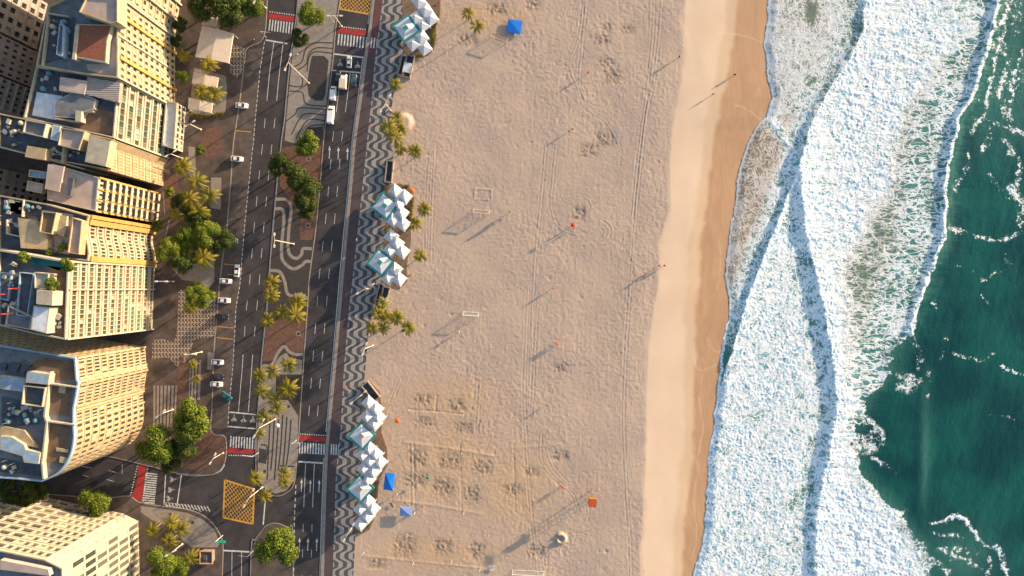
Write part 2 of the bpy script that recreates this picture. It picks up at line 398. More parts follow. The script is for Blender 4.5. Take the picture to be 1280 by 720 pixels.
# streaky wash right of crest two
def gl(pts, w, a):
    dd = dist_poly(XX+5*n_big+5*n_med, YY+6*fbm(XX, YY, 22, 303, 3), smoothline(pts, 4)); return a*np.exp(-(dd/(w*1.7))**2)
fl = np.zeros_like(XX)
for pts, w, a in (([(1264,5),(1252,50),(1242,95),(1234,135),(1216,165)],3,.62),([(1282,60),(1272,100),(1264,140)],3,.55),
    ([(1215,148),(1250,154),(1284,168)],4,.5),([(1214,190),(1210,215),(1190,242)],3,.5),([(1190,281),(1220,296),(1250,299),(1280,289)],3,.52),
    ([(1262,178),(1278,205),(1272,250),(1282,282)],4,.52),([(1198,440),(1225,448),(1245,444)],2.5,.46),([(1256,460),(1282,468)],3,.5),
    ([(1168,656),(1200,648),(1222,666),(1236,686),(1254,690),(1262,725)],2.6,.62),([(1172,668),(1195,668),(1205,678)],2.5,.5),
    ([(1185,690),(1210,700),(1230,712)],3,.5),([(1165,700),(1190,715)],4,.5),([(1245,220),(1268,250)],3,.4),([(1245,700),(1236,725)],3,.5),
    ([(1172,378),(1176,385)],2,.5),([(1234,368),(1240,380)],2,.4),([(1146,420),(1152,440),(1148,460)],3,.42),([(1258,315),(1275,340)],2,.42),
    ([(1232,520),(1275,525)],2,.35),([(1246,30),(1262,75),(1256,120),(1268,150)],4,.5),([(1222,120),(1240,170),(1232,190)],4,.45),([(1196,560),(1215,600)],2,.3),([(1270,230),(1284,262)],5,.6),([(1190,420),(1180,450)],2,.36),([(1205,330),(1232,345),(1262,336)],2.5,.38),([(1148,440),(1165,470),(1160,495)],2.5,.4),([(1095,575),(1120,590)],3,.4),([(1070,520),(1090,528),(1105,545)],4,.5),([(1175,690),(1195,684),(1215,694)],4,.5),([(1130,600),(1140,640)],3,.3)):
    fl = np.maximum(fl, gl(pts, w, a))
fl = np.maximum(fl, 0.28*np.exp(-(((XX-1210)/40)**2+((YY-695)/32)**2)))
fl = np.maximum(fl, 0.30*sstep(XX, 1215, 1250)*(1-sstep(YY, 90, 200)))
fl = np.maximum(fl, 0.50*np.exp(-np.hypot((XX-1138+6*n_big)/20, (YY-479+6*n_med)/16)**3))
fl = np.maximum(fl, 0.50*np.exp(-np.hypot((XX-1086+6*n_big)/24, (YY-553+6*n_med)/19)**3))
fl = np.maximum(fl, 0.22*fbm(XX, YY, 60, 181, 3)*sstep(XX, 1190, 1290))
fl = fl+0.12*n_big*(fl > .15)+.25*n_med*(fl > .15)
D = np.where((XX >= c3), np.maximum(fl, 0.8*np.exp(-((XX-c3)/2.0)**2)*(YY < 430)), D)
D = np.clip(D, 0, 1)*ins

lace = np.clip(sstep(XX, md+4, md+30)*(XX < c3+2)*(YY < 560), 0, 1)
# water tint: 1 = sandy, 0.5 = green shallow, 0 deep
d2 = sstep(XX, c3-66, c3-44)*(XX < c3)*(XX > c2+10)*(1-sstep(YY, 520, 580))
d1 = sstep(XX, md-4, md+10)*(1-d2)*(XX > c2+6)*(XX < c3)*(YY < 560)
sandy = np.clip(A*(1-zA)+0.38*d1+Bm*(0.55-0.4*sstep(XX, c2-50, c2-20)), 0, 1)*ins
sandy = sandy*(1-np.exp(-(cl/9.0)**2))
shal_lit = np.clip(1-sstep(XX+14*n_big+8*n_med, c3-25, c3+26), 0, 1)
shal_lit = np.maximum(shal_lit, 0.55*np.exp(-((XX-1158)/6)**2)*np.exp(-((YY-560)/75)**2))  # light green streak paints the sunlit face of the swell
shal_lit = np.maximum(shal_lit, 0.5*sstep(XX, 1195, 1250)*(1-sstep(YY, 120, 240)))
shal_lit = np.maximum(shal_lit, 0.6*np.exp(-(((XX-1205)/45)**2+((YY-700)/40)**2)))
shal_lit = np.maximum(shal_lit, 0.7*np.exp(-((XX-c3-5)/8)**2)*(YY < 330))  # sun shining through the crest, put in as a pale green tint
# heights (metres)
def crestprof(dx, front, back): return np.where(dx < 0, np.exp(-(dx/front)**2), np.exp(-np.abs(dx)/back))
jag = 1+0.5*fbm(XX*0.15, YY, 16, 401, 5, .7)
a2 = jag*np.interp(YY, [-400,0,60,150,200,260,340,420,560,620,720,1100], [0.5,0.6,0.6,0.55,0.65,0.9,1.0,1.05,1.0,0.8,0.7,0.7])
a1 = (2-jag)*np.interp(YY, [-400,130,200,260,420,520,720,1100], [0,0,0.6,0.75,0.6,0.3,0.22,0.22])
a3 = jag*np.interp(YY, [-400,0,100,300,400,440,500,1100], [0.7,0.8,0.85,0.7,0.5,0.2,0.0,0.0])
Zs = np.interp(XX, [850,900,1000,1300], [-1.75,-1.7,-1.55,-1.5])
Zs = Zs+a2*crestprof(XX-c2, 8+3*n_big, 34)+a1*crestprof(XX-f1, 2.5, 22)+a3*crestprof(XX-c3+2, 5, 20)
Zs = Zs+0.3*np.exp(-((XX-1157-3*np.sin(YY/60))/10)**2)*np.exp(-((YY-565)/90)**2)
Zs = Zs+0.13*(1+1.5*n_med)*np.exp(-(cl/5.0)**2)
foamh = sstep(D, 0.5, 0.9)
streak = fbm(XX*0.35+YY*0.12, YY*1.0-XX*0.2, 5.5, 191, 3, .7)
outer = sstep(XX-c2, 4, 30)
Zs = Zs+foamh*((1-outer)*(0.085*n_sml+0.09*vnoise(Xm, Ym, 0.55, 201)+.10*n_med)+outer*(0.13*streak+0.07*n_sml+.07*vnoise(Xm, Ym, 0.5, 205)+.16*n_med))*np.where(XX < f1, 0.35, 1)
Zs = Zs-0.16*shade_band*(0.5+0.5*n_med)
# swell and ripples on open water
Zs = Zs+0.28*fbm(XX+0.3*YY, YY*0.35, 40, 211, 3)*(1-shal_lit)+0.07*fbm(XX+.2*YY, YY*0.5, 7, 221, 4, .7)
zb = beach_base(XX, YY)
Zs = np.maximum(Zs, zb+0.06)
lift = sstep(XX, sh-1, sh+12)
Zs = np.where(lift < 1, (zb+0.07)*(1-lift)+Zs*lift, Zs)
Zs = np.where(XX < sh+0.5, Zs-0.25*(1-ins)-0.6*sstep(sh-XX, 1, 8), Zs)
speck = np.clip(sstep(XX, c3+1, c3+4)*(1-sstep(fl*((XX < 1165) & (YY > 460) & (YY < 580)), .2, .4)), 0, 1)
stretch = sstep(XX, c2+2, c2+14)*(1-0.6*sstep(YY, 560, 620))*(XX < c3+4)
m_sea = bpy.data.materials.new('sea_water'); m_sea.use_nodes = True
nb = NB(m_sea); bs = m_sea.node_tree.nodes['Principled BSDF']
tc = nb.n('ShaderNodeTexCoord')
def warp(amp, scale):
    n = nb.n('ShaderNodeTexNoise', Scale=scale, Detail=4.0); nb.l(tc.outputs['Object'], n.inputs['Vector'])
    a = nb.nt.nodes.new('ShaderNodeVectorMath'); a.operation = 'MULTIPLY_ADD'
    nb.l(n.outputs['Color'], a.inputs[0]); a.inputs[1].default_value = (amp,)*3; nb.l(tc.outputs['Object'], a.inputs[2]); return a.outputs[0]
wv = warp(2.6, 0.35); wv2 = warp(1.2, 1.0)
def vor(vec, scale, sx=1.0, rot=0.0):
    mp = nb.n('ShaderNodeMapping'); mp.inputs['Scale'].default_value = (sx, 1, 0.0); mp.inputs['Rotation'].default_value = (0, 0, rot)
    nb.l(vec, mp.inputs['Vector'])
    v = nb.n('ShaderNodeTexVoronoi', _feature='DISTANCE_TO_EDGE', _voronoi_dimensions='2D', Scale=scale); nb.l(mp.outputs[0], v.inputs['Vector']); return v.outputs['Distance']
wv3 = warp(5.0, 0.16)
vA = vor(wv3, 0.24); vB = vor(wv, 0.62); vS = vor(wv3, 0.42, 0.36, R(8)); vC = vor(wv2, 1.7)
lc = nb.attr('lace'); st = nb.attr('stretch'); spk = nb.attr('speck')
def fmix(f, a, b):
    x = nb.nt.nodes.new('ShaderNodeMix'); x.data_type = 'FLOAT'; nb.l(f, x.inputs[0]); nb.l(a, x.inputs[2]); nb.l(b, x.inputs[3]); return x.outputs[0]
def noi(sc_, det=6.0, ro=0.7, sx=1.0, vec=None, dist=0.0):
    mp = nb.n('ShaderNodeMapping'); mp.inputs['Scale'].default_value = (sx, 1, 1); nb.l(vec if vec else tc.outputs['Object'], mp.inputs['Vector'])
    n = nb.n('ShaderNodeTexNoise', Scale=sc_, Detail=det, Roughness=ro, Distortion=dist); nb.l(mp.outputs[0], n.inputs['Vector']); return n.outputs['Fac']
def ridge_n(x): return nb.math('ABSOLUTE', nb.math('SUBTRACT', x, 0.5))
nm1 = noi(0.22, 5.0); nm2 = noi(1.6, 5.0, .75); nm3 = noi(0.75, 5.0, .75)
rg = ridge_n(noi(0.35, 4.0, .6, 1.0, wv, .8)); rg2 = ridge_n(noi(0.9, 3.0, .6, 1.0, wv2, .6)); rgs = ridge_n(noi(0.5, 4.0, .6, .35, wv, .8))
v1 = fmix(st, nb.math('MINIMUM', nb.math('ADD', vA, 0.02), nb.math('MULTIPLY', rg, 1.3)), nb.math('MINIMUM', vS, nb.math('MULTIPLY', rgs, 1.2)))
lp = nb.math('MULTIPLY', lc, 0.05)
vmix = nb.math('MINIMUM', v1, nb.math('ADD', nb.math('ADD', vB, 0.05), lp))
vmix = nb.math('MINIMUM', vmix, nb.math('ADD', nb.math('ADD', nb.math('MULTIPLY', rg2, 1.6), 0.045), lp))
vmix = nb.math('MINIMUM', vmix, nb.math('ADD', nb.math('ADD', vC, 0.09), lp))
dens = nb.attr('foam')
il = nb.smooth(lc, 0, 1, 1.3, 0.35)
dn = nb.math('ADD', dens, nb.math('MULTIPLY', nb.math('SUBTRACT', nm2, 0.5), il))
dn = nb.math('ADD', dn, nb.math('MULTIPLY', nb.math('SUBTRACT', nm1, 0.5), 0.9))
T = nb.math('MULTIPLY', nb.math('SUBTRACT', dn, 0.22), 0.20)
foam = nb.smooth(nb.math('SUBTRACT', T, vmix), -0.05, 0.05)
gate = nb.smooth(dens, 0.12, 0.32)
foam = nb.math('MULTIPLY', foam, gate)
fleck = nb.smooth(nb.math('ADD', nb.math('ADD', nm3, nb.math('MULTIPLY', nm2, 0.6)), nb.math('MULTIPLY', dens, 0.62)), 1.12, 1.20)
foam = fmix(spk, foam, nb.math('MULTIPLY', fleck, gate))
mist = nb.math('MULTIPLY', nb.smooth(nb.math('ADD', dens, nb.math('MULTIPLY', nb.math('SUBTRACT', nm1, .5), .8)), 0.25, 1.0, 0.0, 0.62), nb.math('SUBTRACT', 1.0, nb.math('MULTIPLY', spk, 0.6)))
n5 = nb.n('ShaderNodeTexNoise', Scale=0.05, Detail=4.0); nb.l(tc.outputs['Object'], n5.inputs['Vector'])
deep = nb.mix(nb.smooth(n5.outputs['Fac'], 0.35, 0.65), (0.002,0.045,0.047), (0.005,0.088,0.072))
wc = nb.mix(nb.attr('shallow_lit'), deep, (0.06,0.19,0.155))
wc = nb.mix(nb.attr('sandy'), wc, (0.25,0.205,0.145))
milky = nb.mix(nb.attr('sandy'), (0.22,0.48,0.62), (0.42,0.34,0.28))
wc = nb.mix(nb.math('MULTIPLY', mist, gate), wc, milky)
thin = nb.smooth(nm2, 0.42, 0.62)
thick = nb.smooth(nb.math('ADD', nb.math('MULTIPLY', nm3, .6), nb.math('MULTIPLY', nb.math('SUBTRACT', .12, v1), 1.2)), 0.22, 0.42)
fc = nb.mix(nb.math('MAXIMUM', nb.math('MULTIPLY', thin, .7), nb.math('MULTIPLY', thick, .85)), (0.27,0.58,0.80), (0.90,0.87,0.87))  # cyan end: aerated foam, plus sky-blue shade put into its colour
fc = nb.mix(nb.math('MULTIPLY', nb.attr('sandy'), 0.75), fc, (0.52,0.46,0.42))
col = nb.mix(foam, wc, fc)
nb.l(col, bs.inputs['Base Color'])
nb.l(nb.smooth(foam, 0, 1, 0.12, 0.85), bs.inputs['Roughness'])
nb.l(nb.smooth(foam, 0, 1, 0.45, 0.1), bs.inputs['Specular IOR Level'])
n6 = nb.n('ShaderNodeTexNoise', Scale=1.4, Detail=5.0, Roughness=0.7); nb.l(tc.outputs['Object'], n6.inputs['Vector'])
hgt = nb.math('ADD', nb.math('MULTIPLY', foam, 0.6), n6.outputs['Fac'])
bp = nb.n('ShaderNodeBump'); bp.inputs['Distance'].default_value = 0.14; bp.inputs['Strength'].default_value = 0.55
nb.l(hgt, bp.inputs['Height']); nb.l(bp.outputs['Normal'], bs.inputs['Normal'])
xs = (px_x-640)*S; ys = (360-px_y)*S
sea = grid_obj('sea_water', xs, ys[::-1], Zs[::-1], dict(foam=D[::-1], sandy=sandy[::-1], shallow_lit=shal_lit[::-1], stretch=stretch[::-1], speck=speck[::-1], lace=lace[::-1]), m_sea)
tag(sea, kind='structure')
#==SPLIT==
# ================================================================== GROUND, ROADS
m_asph = mat('asphalt', (0.052,0.046,0.050), 0.9, noise=0.42, nscale=0.16, bump=0.01)
m_asph2 = mat('parking_asphalt', (0.10,0.08,0.072), 0.9, noise=0.4, nscale=0.35)
m_pave = mat('dark_stone_paving', (0.098,0.075,0.066), 0.9, noise=0.45, nscale=0.22)
m_red = mat('red_stone_paving', (0.15,0.082,0.062), 0.9, noise=0.3, nscale=0.8)
m_light = mat('light_stone_paving', (0.27,0.235,0.21), 0.9, noise=0.2, nscale=0.7)
m_dark = mat('basalt_paving', (0.055,0.048,0.047), 0.9, noise=0.25, nscale=0.8)
m_kerb = mat('kerb_granite', (0.27,0.23,0.20), 0.85, noise=0.2)
m_white = mat('white_road_paint', (0.55,0.55,0.55), 0.7, noise=0.4, nscale=1.2)
m_redp = mat('red_road_paint', (0.36,0.035,0.035), 0.8, noise=0.4, nscale=1.3)
m_yel = mat('yellow_road_paint', (0.58,0.30,0.045), 0.7, noise=0.15, nscale=2)
m_bike = mat('cycle_path_surface', (0.085,0.062,0.066), 0.9, noise=0.2, nscale=0.3)
m_bike2 = mat('cycle_path_red', (0.13,0.055,0.055), 0.9, noise=0.2, nscale=0.6)
m_deck = mat('kiosk_deck', (0.20,0.14,0.10), 0.85, noise=0.3, nscale=0.9)
mb = MB(); ge = [(-20000,-13000),(499,-13000),(499,-120),(480,-10),(473,41),(469,72),(464,130),(459,175),(454,225),(440,355),(437,378),(430,460),(426,535),(420,590),(416,715),(413,840),(413,13000),(-20000,13000)]
mb.add([(*W(*p), 0) for p in ge][::-1], [tuple(range(len(ge)))])
# keep the ground sheet under the city only; the beach sheet begins east of it
g = mb.build('ground', m_asph); tag(g, kind='structure')
for f in g.data.vertices: f.co.z = -0.004
mb = MB(); mb.prism([(-9000,-9000),(9000,-9000),(9000,9000),(-9000,9000)], -14, -12); sb = mb.build('seabed', m_sand); tag(sb, kind='structure')

LRL = [(345,-120),(338,-30),(334,10),(331,50),(325,88),(319,150),(317,177),(315,192),(306,280),(300,355),(295,385),(291,460),(286,510),(285,535)]
LRR = [(378,-120),(373,-10),(370,25),(365,60),(360,105),(356,150),(352,177),(347,225),(342,280),(337,340),(334,385),(327,452),(324,500),(321,535),(320,570)]
RRL = [(440,-120),(427,-10),(420,32),(417,67),(410,130),(406,162),(404,182),(396,275),(387,345),(385,375),(379,460),(374,535),(372,560),(370,602),(368,650),(367,715),(364,840)]
RRR = [(486,-120),(467,-10),(460,41),(455,72),(449,120),(441,177),(437,225),(425,355),(423,380),(416,460),(409,535),(405,590),(401,715),(398,840)]
KRB = [(489,-120),(470,-10),(464,41),(459,72),(453,120),(445,177),(441,225),(429,355),(427,380),(420,460),(413,535),(409,590),(405,715),(402,840)]
PRL = [(499,-120),(480,-10),(473,41),(469,72),(464,130),(459,175),(454,225),(440,355),(437,378),(430,460),(426,535),(420,590),(416,715),(413,840)]
PRR = [(520,-120),(512,-10),(506,50),(504,70),(500,95),(492,118),(489,142),(490,165),(492,205),(485,232),(482,287),(474,352),(467,382),(460,422),(456,470),(452,505),(452,560),(448,620),(444,675),(442,715),(440,840)]
def X_at(line, y): return float(np.interp(y, [p[1] for p in line], [p[0] for p in line]))

def slab(name, m, pts, z0, z1):
    mb = MB(); mb.prism(pxline(pts), z0, z1); o = mb.build(name, m); tag(o, kind='structure'); return o
def kerb_edge(line, z=0.13, closed=False):
    mb = MB(); pts = smoothline(line, 4, closed)
    if closed: pts = pts+[pts[0]]
    P = pxline(pts)
    n = len(P); a = MB()
    ribbon(a, P, 0.30, z); vs = a.v; fs = a.f
    low_ = [(v[0], v[1], 0.0) for v in vs]
    F = list(fs)+[(i, i+1, 2*n+i+1, 2*n+i) for i in range(n-1)]+[(n+i+1, n+i, 3*n+i, 3*n+i+1) for i in range(n-1)]
    mb.add(vs+low_, F)
    o = mb.build('kerb', m_kerb); tag(o, kind='structure'); return o
# west pavement
PW = [(338,-120),(334,0),(332,35),(326,52),(310,60),(306,72),(300,125),(292,177),(290,205),(284,280),(276,342),(271,397),(267,447),(265,510),(263,535),(268,543),(281,546),(283,565),(280,580),(272,590),(257,594),(220,591),(185,582),(130,570),(100,575),(-300,520)]
slab('pavement', m_pave, PW+[(-300,-120)], -0.02, 0.12)
kerb_edge(PW[1:-1], 0.135)
PS = [(-300,560),(0,606),(55,617),(130,622),(160,620),(175,628),(205,633),(235,637),(255,645),(268,657),(277,673),(279,690),(278,715),(276,840)]
slab('pavement', m_pave, PS+[(-300,840)], -0.02, 0.12)
kerb_edge(PS[1:], 0.135)
# parking lane
slab('parking_lane', m_asph2, [(306,72),(300,125),(292,177),(290,205),(284,280),(276,342),(271,397),(267,447),(265,510),(263,535),(284,536)]+LRL[::-1][1:-3]+[(328,60),(312,62)], -0.02, 0.004)
# median
MED = [(376,-120)]+LRR[1:-1]+[(320,590),(322,603),(331,614),(345,620),(358,616),(368,603)]+[p for p in RRL[::-1] if p[1] < 600]
slab('median_pavement', m_dark, MED, -0.02, 0.12)
kerb_edge(LRR[1:-1]+[(320,590),(322,603),(331,614),(345,620),(358,616),(368,603)]+[p for p in RRL[::-1] if p[1] < 600][:-1], 0.14)
MED2 = [(327,664),(333,657),(345,654),(360,660),(366,672),(366,840),(312,840),(314,690),(319,675)]
slab('median_pavement', m_pave, MED2, -0.02, 0.12); kerb_edge([MED2[5-0]]+MED2[4::-1]+[MED2[8], MED2[7], MED2[6]], 0.14)
# cycle path, kerb, promenade
mb = MB()
slab('cycle_path', m_bike, smoothline(KRB, 3)+smoothline(PRL, 3)[::-1], -0.02, 0.10)
slab('cycle_path', m_bike2, [(472,-10),(465,41),(461,66),(470,68),(474,41),(481,-10)], 0.0, 0.104)
slab('cycle_path_kerb', m_kerb, smoothline(RRR, 3)+smoothline(KRB, 3)[::-1], -0.02, 0.16)
# promenade as strip with uv in metres
def promenade():
    L = smoothline(PRL, 8); ys_ = np.linspace(-120, 840, 260)
    vs = []; uv = []; v = 0; prev = None
    for y in ys_:
        a = (X_at(PRL, y), y); b = (X_at(PRR, y), y)
        A = W(*a); B = W(*b)
        if prev: v += math.hypot(A[0]-prev[0], A[1]-prev[1])
        prev = A
        vs += [(A[0], A[1], 0.12), (B[0], B[1], 0.12)]; uv += [(0, v), (math.hypot(B[0]-A[0], B[1]-A[1]), v)]
    n = len(ys_)
    fs = [(2*i, 2*i+2, 2*i+3, 2*i+1) for i in range(n-1)]
    k = len(vs); vs += [(vs[2*i+1][0], vs[2*i+1][1], -0.4) for i in range(n)]
    fs += [(2*i+1, 2*i+3, k+i+1, k+i) for i in range(n-1)]
    uv += [uv[2*i+1] for i in range(n)]
    me = bpy.data.meshes.new('promenade'); me.from_pydata(vs, [], fs)
    ul = me.uv_layers.new(name='UVMap')
    for lp in me.loops: ul.data[lp.index].uv = uv[lp.vertex_index]
    m = bpy.data.materials.new('wave_mosaic_paving'); m.use_nodes = True; nb = NB(m); bs = m.node_tree.nodes['Principled BSDF']
    u = nb.n('ShaderNodeUVMap', _uv_map='UVMap'); sp = nb.n('ShaderNodeSeparateXYZ'); nb.l(u.outputs[0], sp.inputs[0])
    ang = nb.math('MULTIPLY', sp.outputs['Y'], 2*math.pi/6.0)
    s = nb.math('SINE', ang)
    s3 = nb.math('MULTIPLY', nb.math('SINE', nb.math('MULTIPLY', ang, 3.0)), 0.13)
    s = nb.math('ADD', s, s3)
    q = nb.math('ADD', sp.outputs['X'], nb.math('MULTIPLY', s, 1.5))
    fr = nb.math('FRACT', nb.math('DIVIDE', nb.math('ADD', q, 30.1), 3.0))
    tri = nb.math('ABSOLUTE', nb.math('SUBTRACT', fr, 0.5))
    w = nb.smooth(tri, 0.24, 0.27)
    tc = nb.n('ShaderNodeTexCoord'); nz = nb.n('ShaderNodeTexNoise', Scale=1.2, Detail=6.0, Roughness=0.7); nb.l(tc.outputs['Object'], nz.inputs['Vector'])
    lt = nb.mix(nb.smooth(nz.outputs['Fac'], 0.3, 0.7), (0.25,0.235,0.225), (0.35,0.33,0.315))
    dk = nb.mix(nb.smooth(nz.outputs['Fac'], 0.3, 0.7), (0.062,0.058,0.062), (0.09,0.082,0.084))
    nb.l(nb.mix(w, lt, dk), bs.inputs['Base Color']); bs.inputs['Roughness'].default_value = 0.85
    me.materials.append(m)
    o = bpy.data.objects.new('promenade', me); COL.objects.link(o); tag(o, kind='structure')
promenade()
for pts in ([(500,-60),(552,-60),(551,0),(550,20),(544,30),(546,45),(543,62),(534,70),(520,71),(505,66),(504,40)],
            [(484,232),(500,229),(514,236),(518,248),(513,262),(514,300),(509,330),(509,352),(500,361),(478,356),(476,330),(482,290)],
            [(452,492),(462,476),(475,490),(477,510),(477,540),(484,560),(484,582),(474,600),(471,640),(462,662),(444,672),(446,620),(450,560)]):
    slab('kiosk_deck', m_deck, pts, -0.3, 0.125)
# paving patterns
def sheet(name, m, polys, z):
    mb = MB()
    for p in polys:
        P = pxline(p)
        if area(P) < 0: P = P[::-1]
        mb.add([(x, y, z) for x, y in P], [tuple(range(len(P)))])
    o = mb.build(name, m); tag(o, kind='structure'); return o
def ribs(name, m, lines, w, z):
    mb = MB()
    for l in lines: ribbon(mb, pxline(smoothline(l, 6)), w, z+0.0002*len(mb.f) % 0.003)
    o = mb.build(name, m); tag(o, kind='structure'); return o
sheet('median_paving', m_light, [[(372,-60),(425,-60),(423,0),(418,34),(415,67),(408,130),(404,165),(392,172),(376,168),(372,180),(356,176),(358,150),(362,107),(366,65),(371,30),(373,0)]], 0.126)
sheet('median_paving', m_dark, [[(390,70),(405,70),(411,76),(409,95),(407,118),(403,126),(394,126),(386,120),(384,105),(387,85)],[(384,160),(404,158),(403,173),(380,173)]], 0.130)
ribs('median_paving', m_dark, [[(418,54),(392,54),(382,62),(377,78),(366,84)],[(417,61),(396,60),(386,68),(383,80),(372,88)],[(416,67),(394,65),(386,73),(384,90)],
  [(361,107),(377,108),(378,95)],[(362,114),(378,116),(383,130),(408,133)],[(357,152),(369,143),(375,135),(407,137)],[(364,169),(375,148),(385,142),(407,144)],
  [(370,174),(381,154),(390,149),(406,151)],[(379,168),(388,158),(405,156)]], 0.42, 0.131)
sheet('median_paving', m_red, [[(371,182),(402,182),(399,225),(395,275),(390,300),(375,300),(376,270),(350,232),(349,215),(352,185)],[(334,402),(382,395),(379,440),(366,440),(354,428),(345,440),(343,450),(328,452)]], 0.126)
ribs('median_paving', m_light, [[(345,249),(358,250),(364,260),(361,290),(361,315),(370,323),(377,318),(379,311),(390,311)],[(344,261),(353,262),(355,275),(352,310),(354,326),(366,336),(377,332),(382,327),(389,327)],
  [(338,338),(350,340),(356,352),(359,366),(366,370),(376,368),(385,374)],[(329,457),(340,456),(347,442),(355,433),(362,440),(370,443),(379,443)]], 1.1, 0.131)
sheet('median_paving', m_light, [[(329,461),(341,460),(350,445),(358,441),(363,448),(378,450),(377,468),(345,468),(345,500),(360,500),(373,520),(372,560),(368,600),(358,613),(345,617),(333,612),(323,600),(322,560),(324,500)]], 0.126)
ribs('median_paving', m_dark, [[(338+i*5.2,518+(i % 3)*3),(336+i*5,560),(334+i*4.6,600-(i % 2)*12)] for i in range(6)]+[[(345,470),(376,470)],[(326,556),(334,558),(333,575)],[(350,582),(368,583)]], 0.5, 0.131)
sheet('median_paving', m_dark, [[(345,470),(377,470),(375,498),(362,492),(347,498)],[(324,560),(333,562),(333,580),(323,578)]], 0.1285)
# west garden paving
m_lat = bpy.data.materials.new('zigzag_mosaic_paving'); m_lat.use_nodes = True
nb = NB(m_lat); bs = m_lat.node_tree.nodes['Principled BSDF']; tc = nb.n('ShaderNodeTexCoord'); sp = nb.n('ShaderNodeSeparateXYZ'); nb.l(tc.outputs['Object'], sp.inputs[0])
tri = nb.math('PINGPONG', sp.outputs['Y'], 0.75)
fr = nb.math('FRACT', nb.math('DIVIDE', nb.math('ADD', sp.outputs['X'], nb.math('MULTIPLY', tri, 0.9)), 1.15))
cross = nb.math('FRACT', nb.math('DIVIDE', sp.outputs['Y'], 1.5))
w = nb.math('MAXIMUM', nb.math('GREATER_THAN', fr, 0.62), nb.math('GREATER_THAN', cross, 0.82))
nb.l(nb.mix(w, (0.085,0.055,0.045), (0.36,0.30,0.24)), bs.inputs['Base Color']); bs.inputs['Roughness'].default_value = 0.9
sheet('zigzag_paving', m_lat, [[(224,362),(270,366),(268,420),(243,425),(236,445),(226,462),(216,452),(206,446),(190,450),(191,425),(205,424),(218,428),(222,410)],[(289,55),(306,60),(303,90),(296,98),(288,90)]], 0.126)
sheet('garden_paving', m_light, [[(236,183),(244,184),(245,225),(235,225)],[(264,222),(277,222),(276,262),(263,260)],[(196,210),(212,212),(214,240),(202,236)],[(214,334),(268,326),(268,352),(262,360),(245,352),(228,350)],
   [(260,440),(267,441),(265,462),(259,462)],[(192,482),(222,482),(219,530),(204,538),(192,530)],[(238,450),(252,450),(250,500),(236,500)],[(240,558),(246,558),(245,575),(238,575)],[(243,85),(282,95),(284,110),(282,140),(262,144),(236,143)],[(225,140),(240,140),(234,155),(222,152)],
   [(205,636),(235,641),(255,650),(268,662),(275,678),(272,684),(240,684),(220,668),(216,660),(190,650),(176,640),(176,632)]], 0.126)
sheet('garden_paving', m_red, [[(258,160),(276,160),(278,190),(262,200),(250,188)],[(205,215),(222,222),(224,250),(208,262),(200,240)],[(225,440),(236,470),(232,480),(224,520),(222,470)],[(250,530),(282,550),(280,575),(250,588),(225,585)]], 0.1262)
ribs('garden_paving', m_dark, [[(195.5+i*4.6,482),(195+i*4.3,532)] for i in range(6)]+[[(240+i*4,450),(238+i*4,500)] for i in range(3)]+[[(228+i*3.2,640),(226+i*3.2,652)] for i in range(0)], 0.4, 0.131)
ribs('garden_paving', m_kerb, [[(225,282),(230,300),(222,312)],[(216,236),(222,262)],[(204,238),(206,268)],[(240,340),(268,350)],[(212,275),(206,300)]], 0.3, 0.132)
def tree_pit(cx, cy): return [(cx-3, cy-3), (cx+3, cy-3), (cx+3, cy+3), (cx-3, cy+3)]
pp = [(386,199),(385,282),(385,267),(373,417),(361,508),(213,643),(226,648),(241,653),(331,589),(370,453)]
sheet('tree_pit', m_kerb, [tree_pit(*p) for p in pp], 0.134)
sheet('tree_pit', m_dark, [[(a-1.7,b-1.7),(a+1.7,b-1.7),(a+1.7,b+1.7),(a-1.7,b+1.7)] for a, b in pp], 0.139)

# markings
wh = MB(); rd = MB(); ye = MB()
def seg(mb, a, b, w, z=0.004): ribbon(mb, [W(*a), W(*b)], w, z)
def lane(Lf, Rt, t, y0, y1, w=0.15, dash=None, z=0.004):
    y = y0
    while y < y1:
        ye_ = min(y1, y+(dash[0] if dash else 10))
        p = [(X_at(Lf, q)*(1-t)+X_at(Rt, q)*t, q) for q in (y, ye_)]
        seg(wh, p[0], p[1], w, z); y += dash[1] if dash else 10
for t in (1/3, 2/3):
    lane(LRL, LRR, t, 148, 436, 0.17, (12.5, 32.5)); lane(LRL, LRR, t, -110, 10, 0.17, (12.5, 32.5))
    lane(LRL, LRR, t, 53, 126, 0.2); lane(LRL, LRR, t, 443, 515, 0.2)
    lane(RRL, RRR, t*0.92, 89, 140, 0.17); lane(RRL, RRR, t*0.92, 164, 540, 0.17, (13, 34.3))
    lane(RRL, RRR, t*0.95, 578, 634, 0.2); lane(RRL, RRR, t*0.95, 655, 720, 0.17, (10, 32)); lane(RRL, RRR, t, -110, 0, 0.17, (12, 33))
lane(LRL, LRR, 0.0, 52, 535, 0.22, (4.0, 6.0), 0.0085)
lane(RRL, RRR, 0.0, 606, 800, 0.3, (4.5, 8.0))
lane(RRL, RRR, 0.96, -110, 30, 0.22); lane(RRL, RRR, 0.965, 70, 540, 0.25); lane(RRL, RRR, 0.965, 572, 800, 0.25)
lane(LRL, LRR, 0.975, 55, 535, 0.2)
for y0, y1 in ((690, 830),):
    for x in (290, 302): seg(wh, (x, y0), (x-1, y1), 0.18)
seg(wh, (278,688), (315,690), 0.55); seg(wh, (332,620), (329,656), 0.45); seg(wh, (332,50), (359,54.5), 0.5)
seg(wh, (414,67), (455,72), 0.5); seg(wh, (411,87.5), (452,91), 0.4)
seg(wh, (286,515), (322,518.5), 0.45); seg(wh, (285,533), (321,536), 0.45); seg(wh, (373,577), (405,579), 0.55)
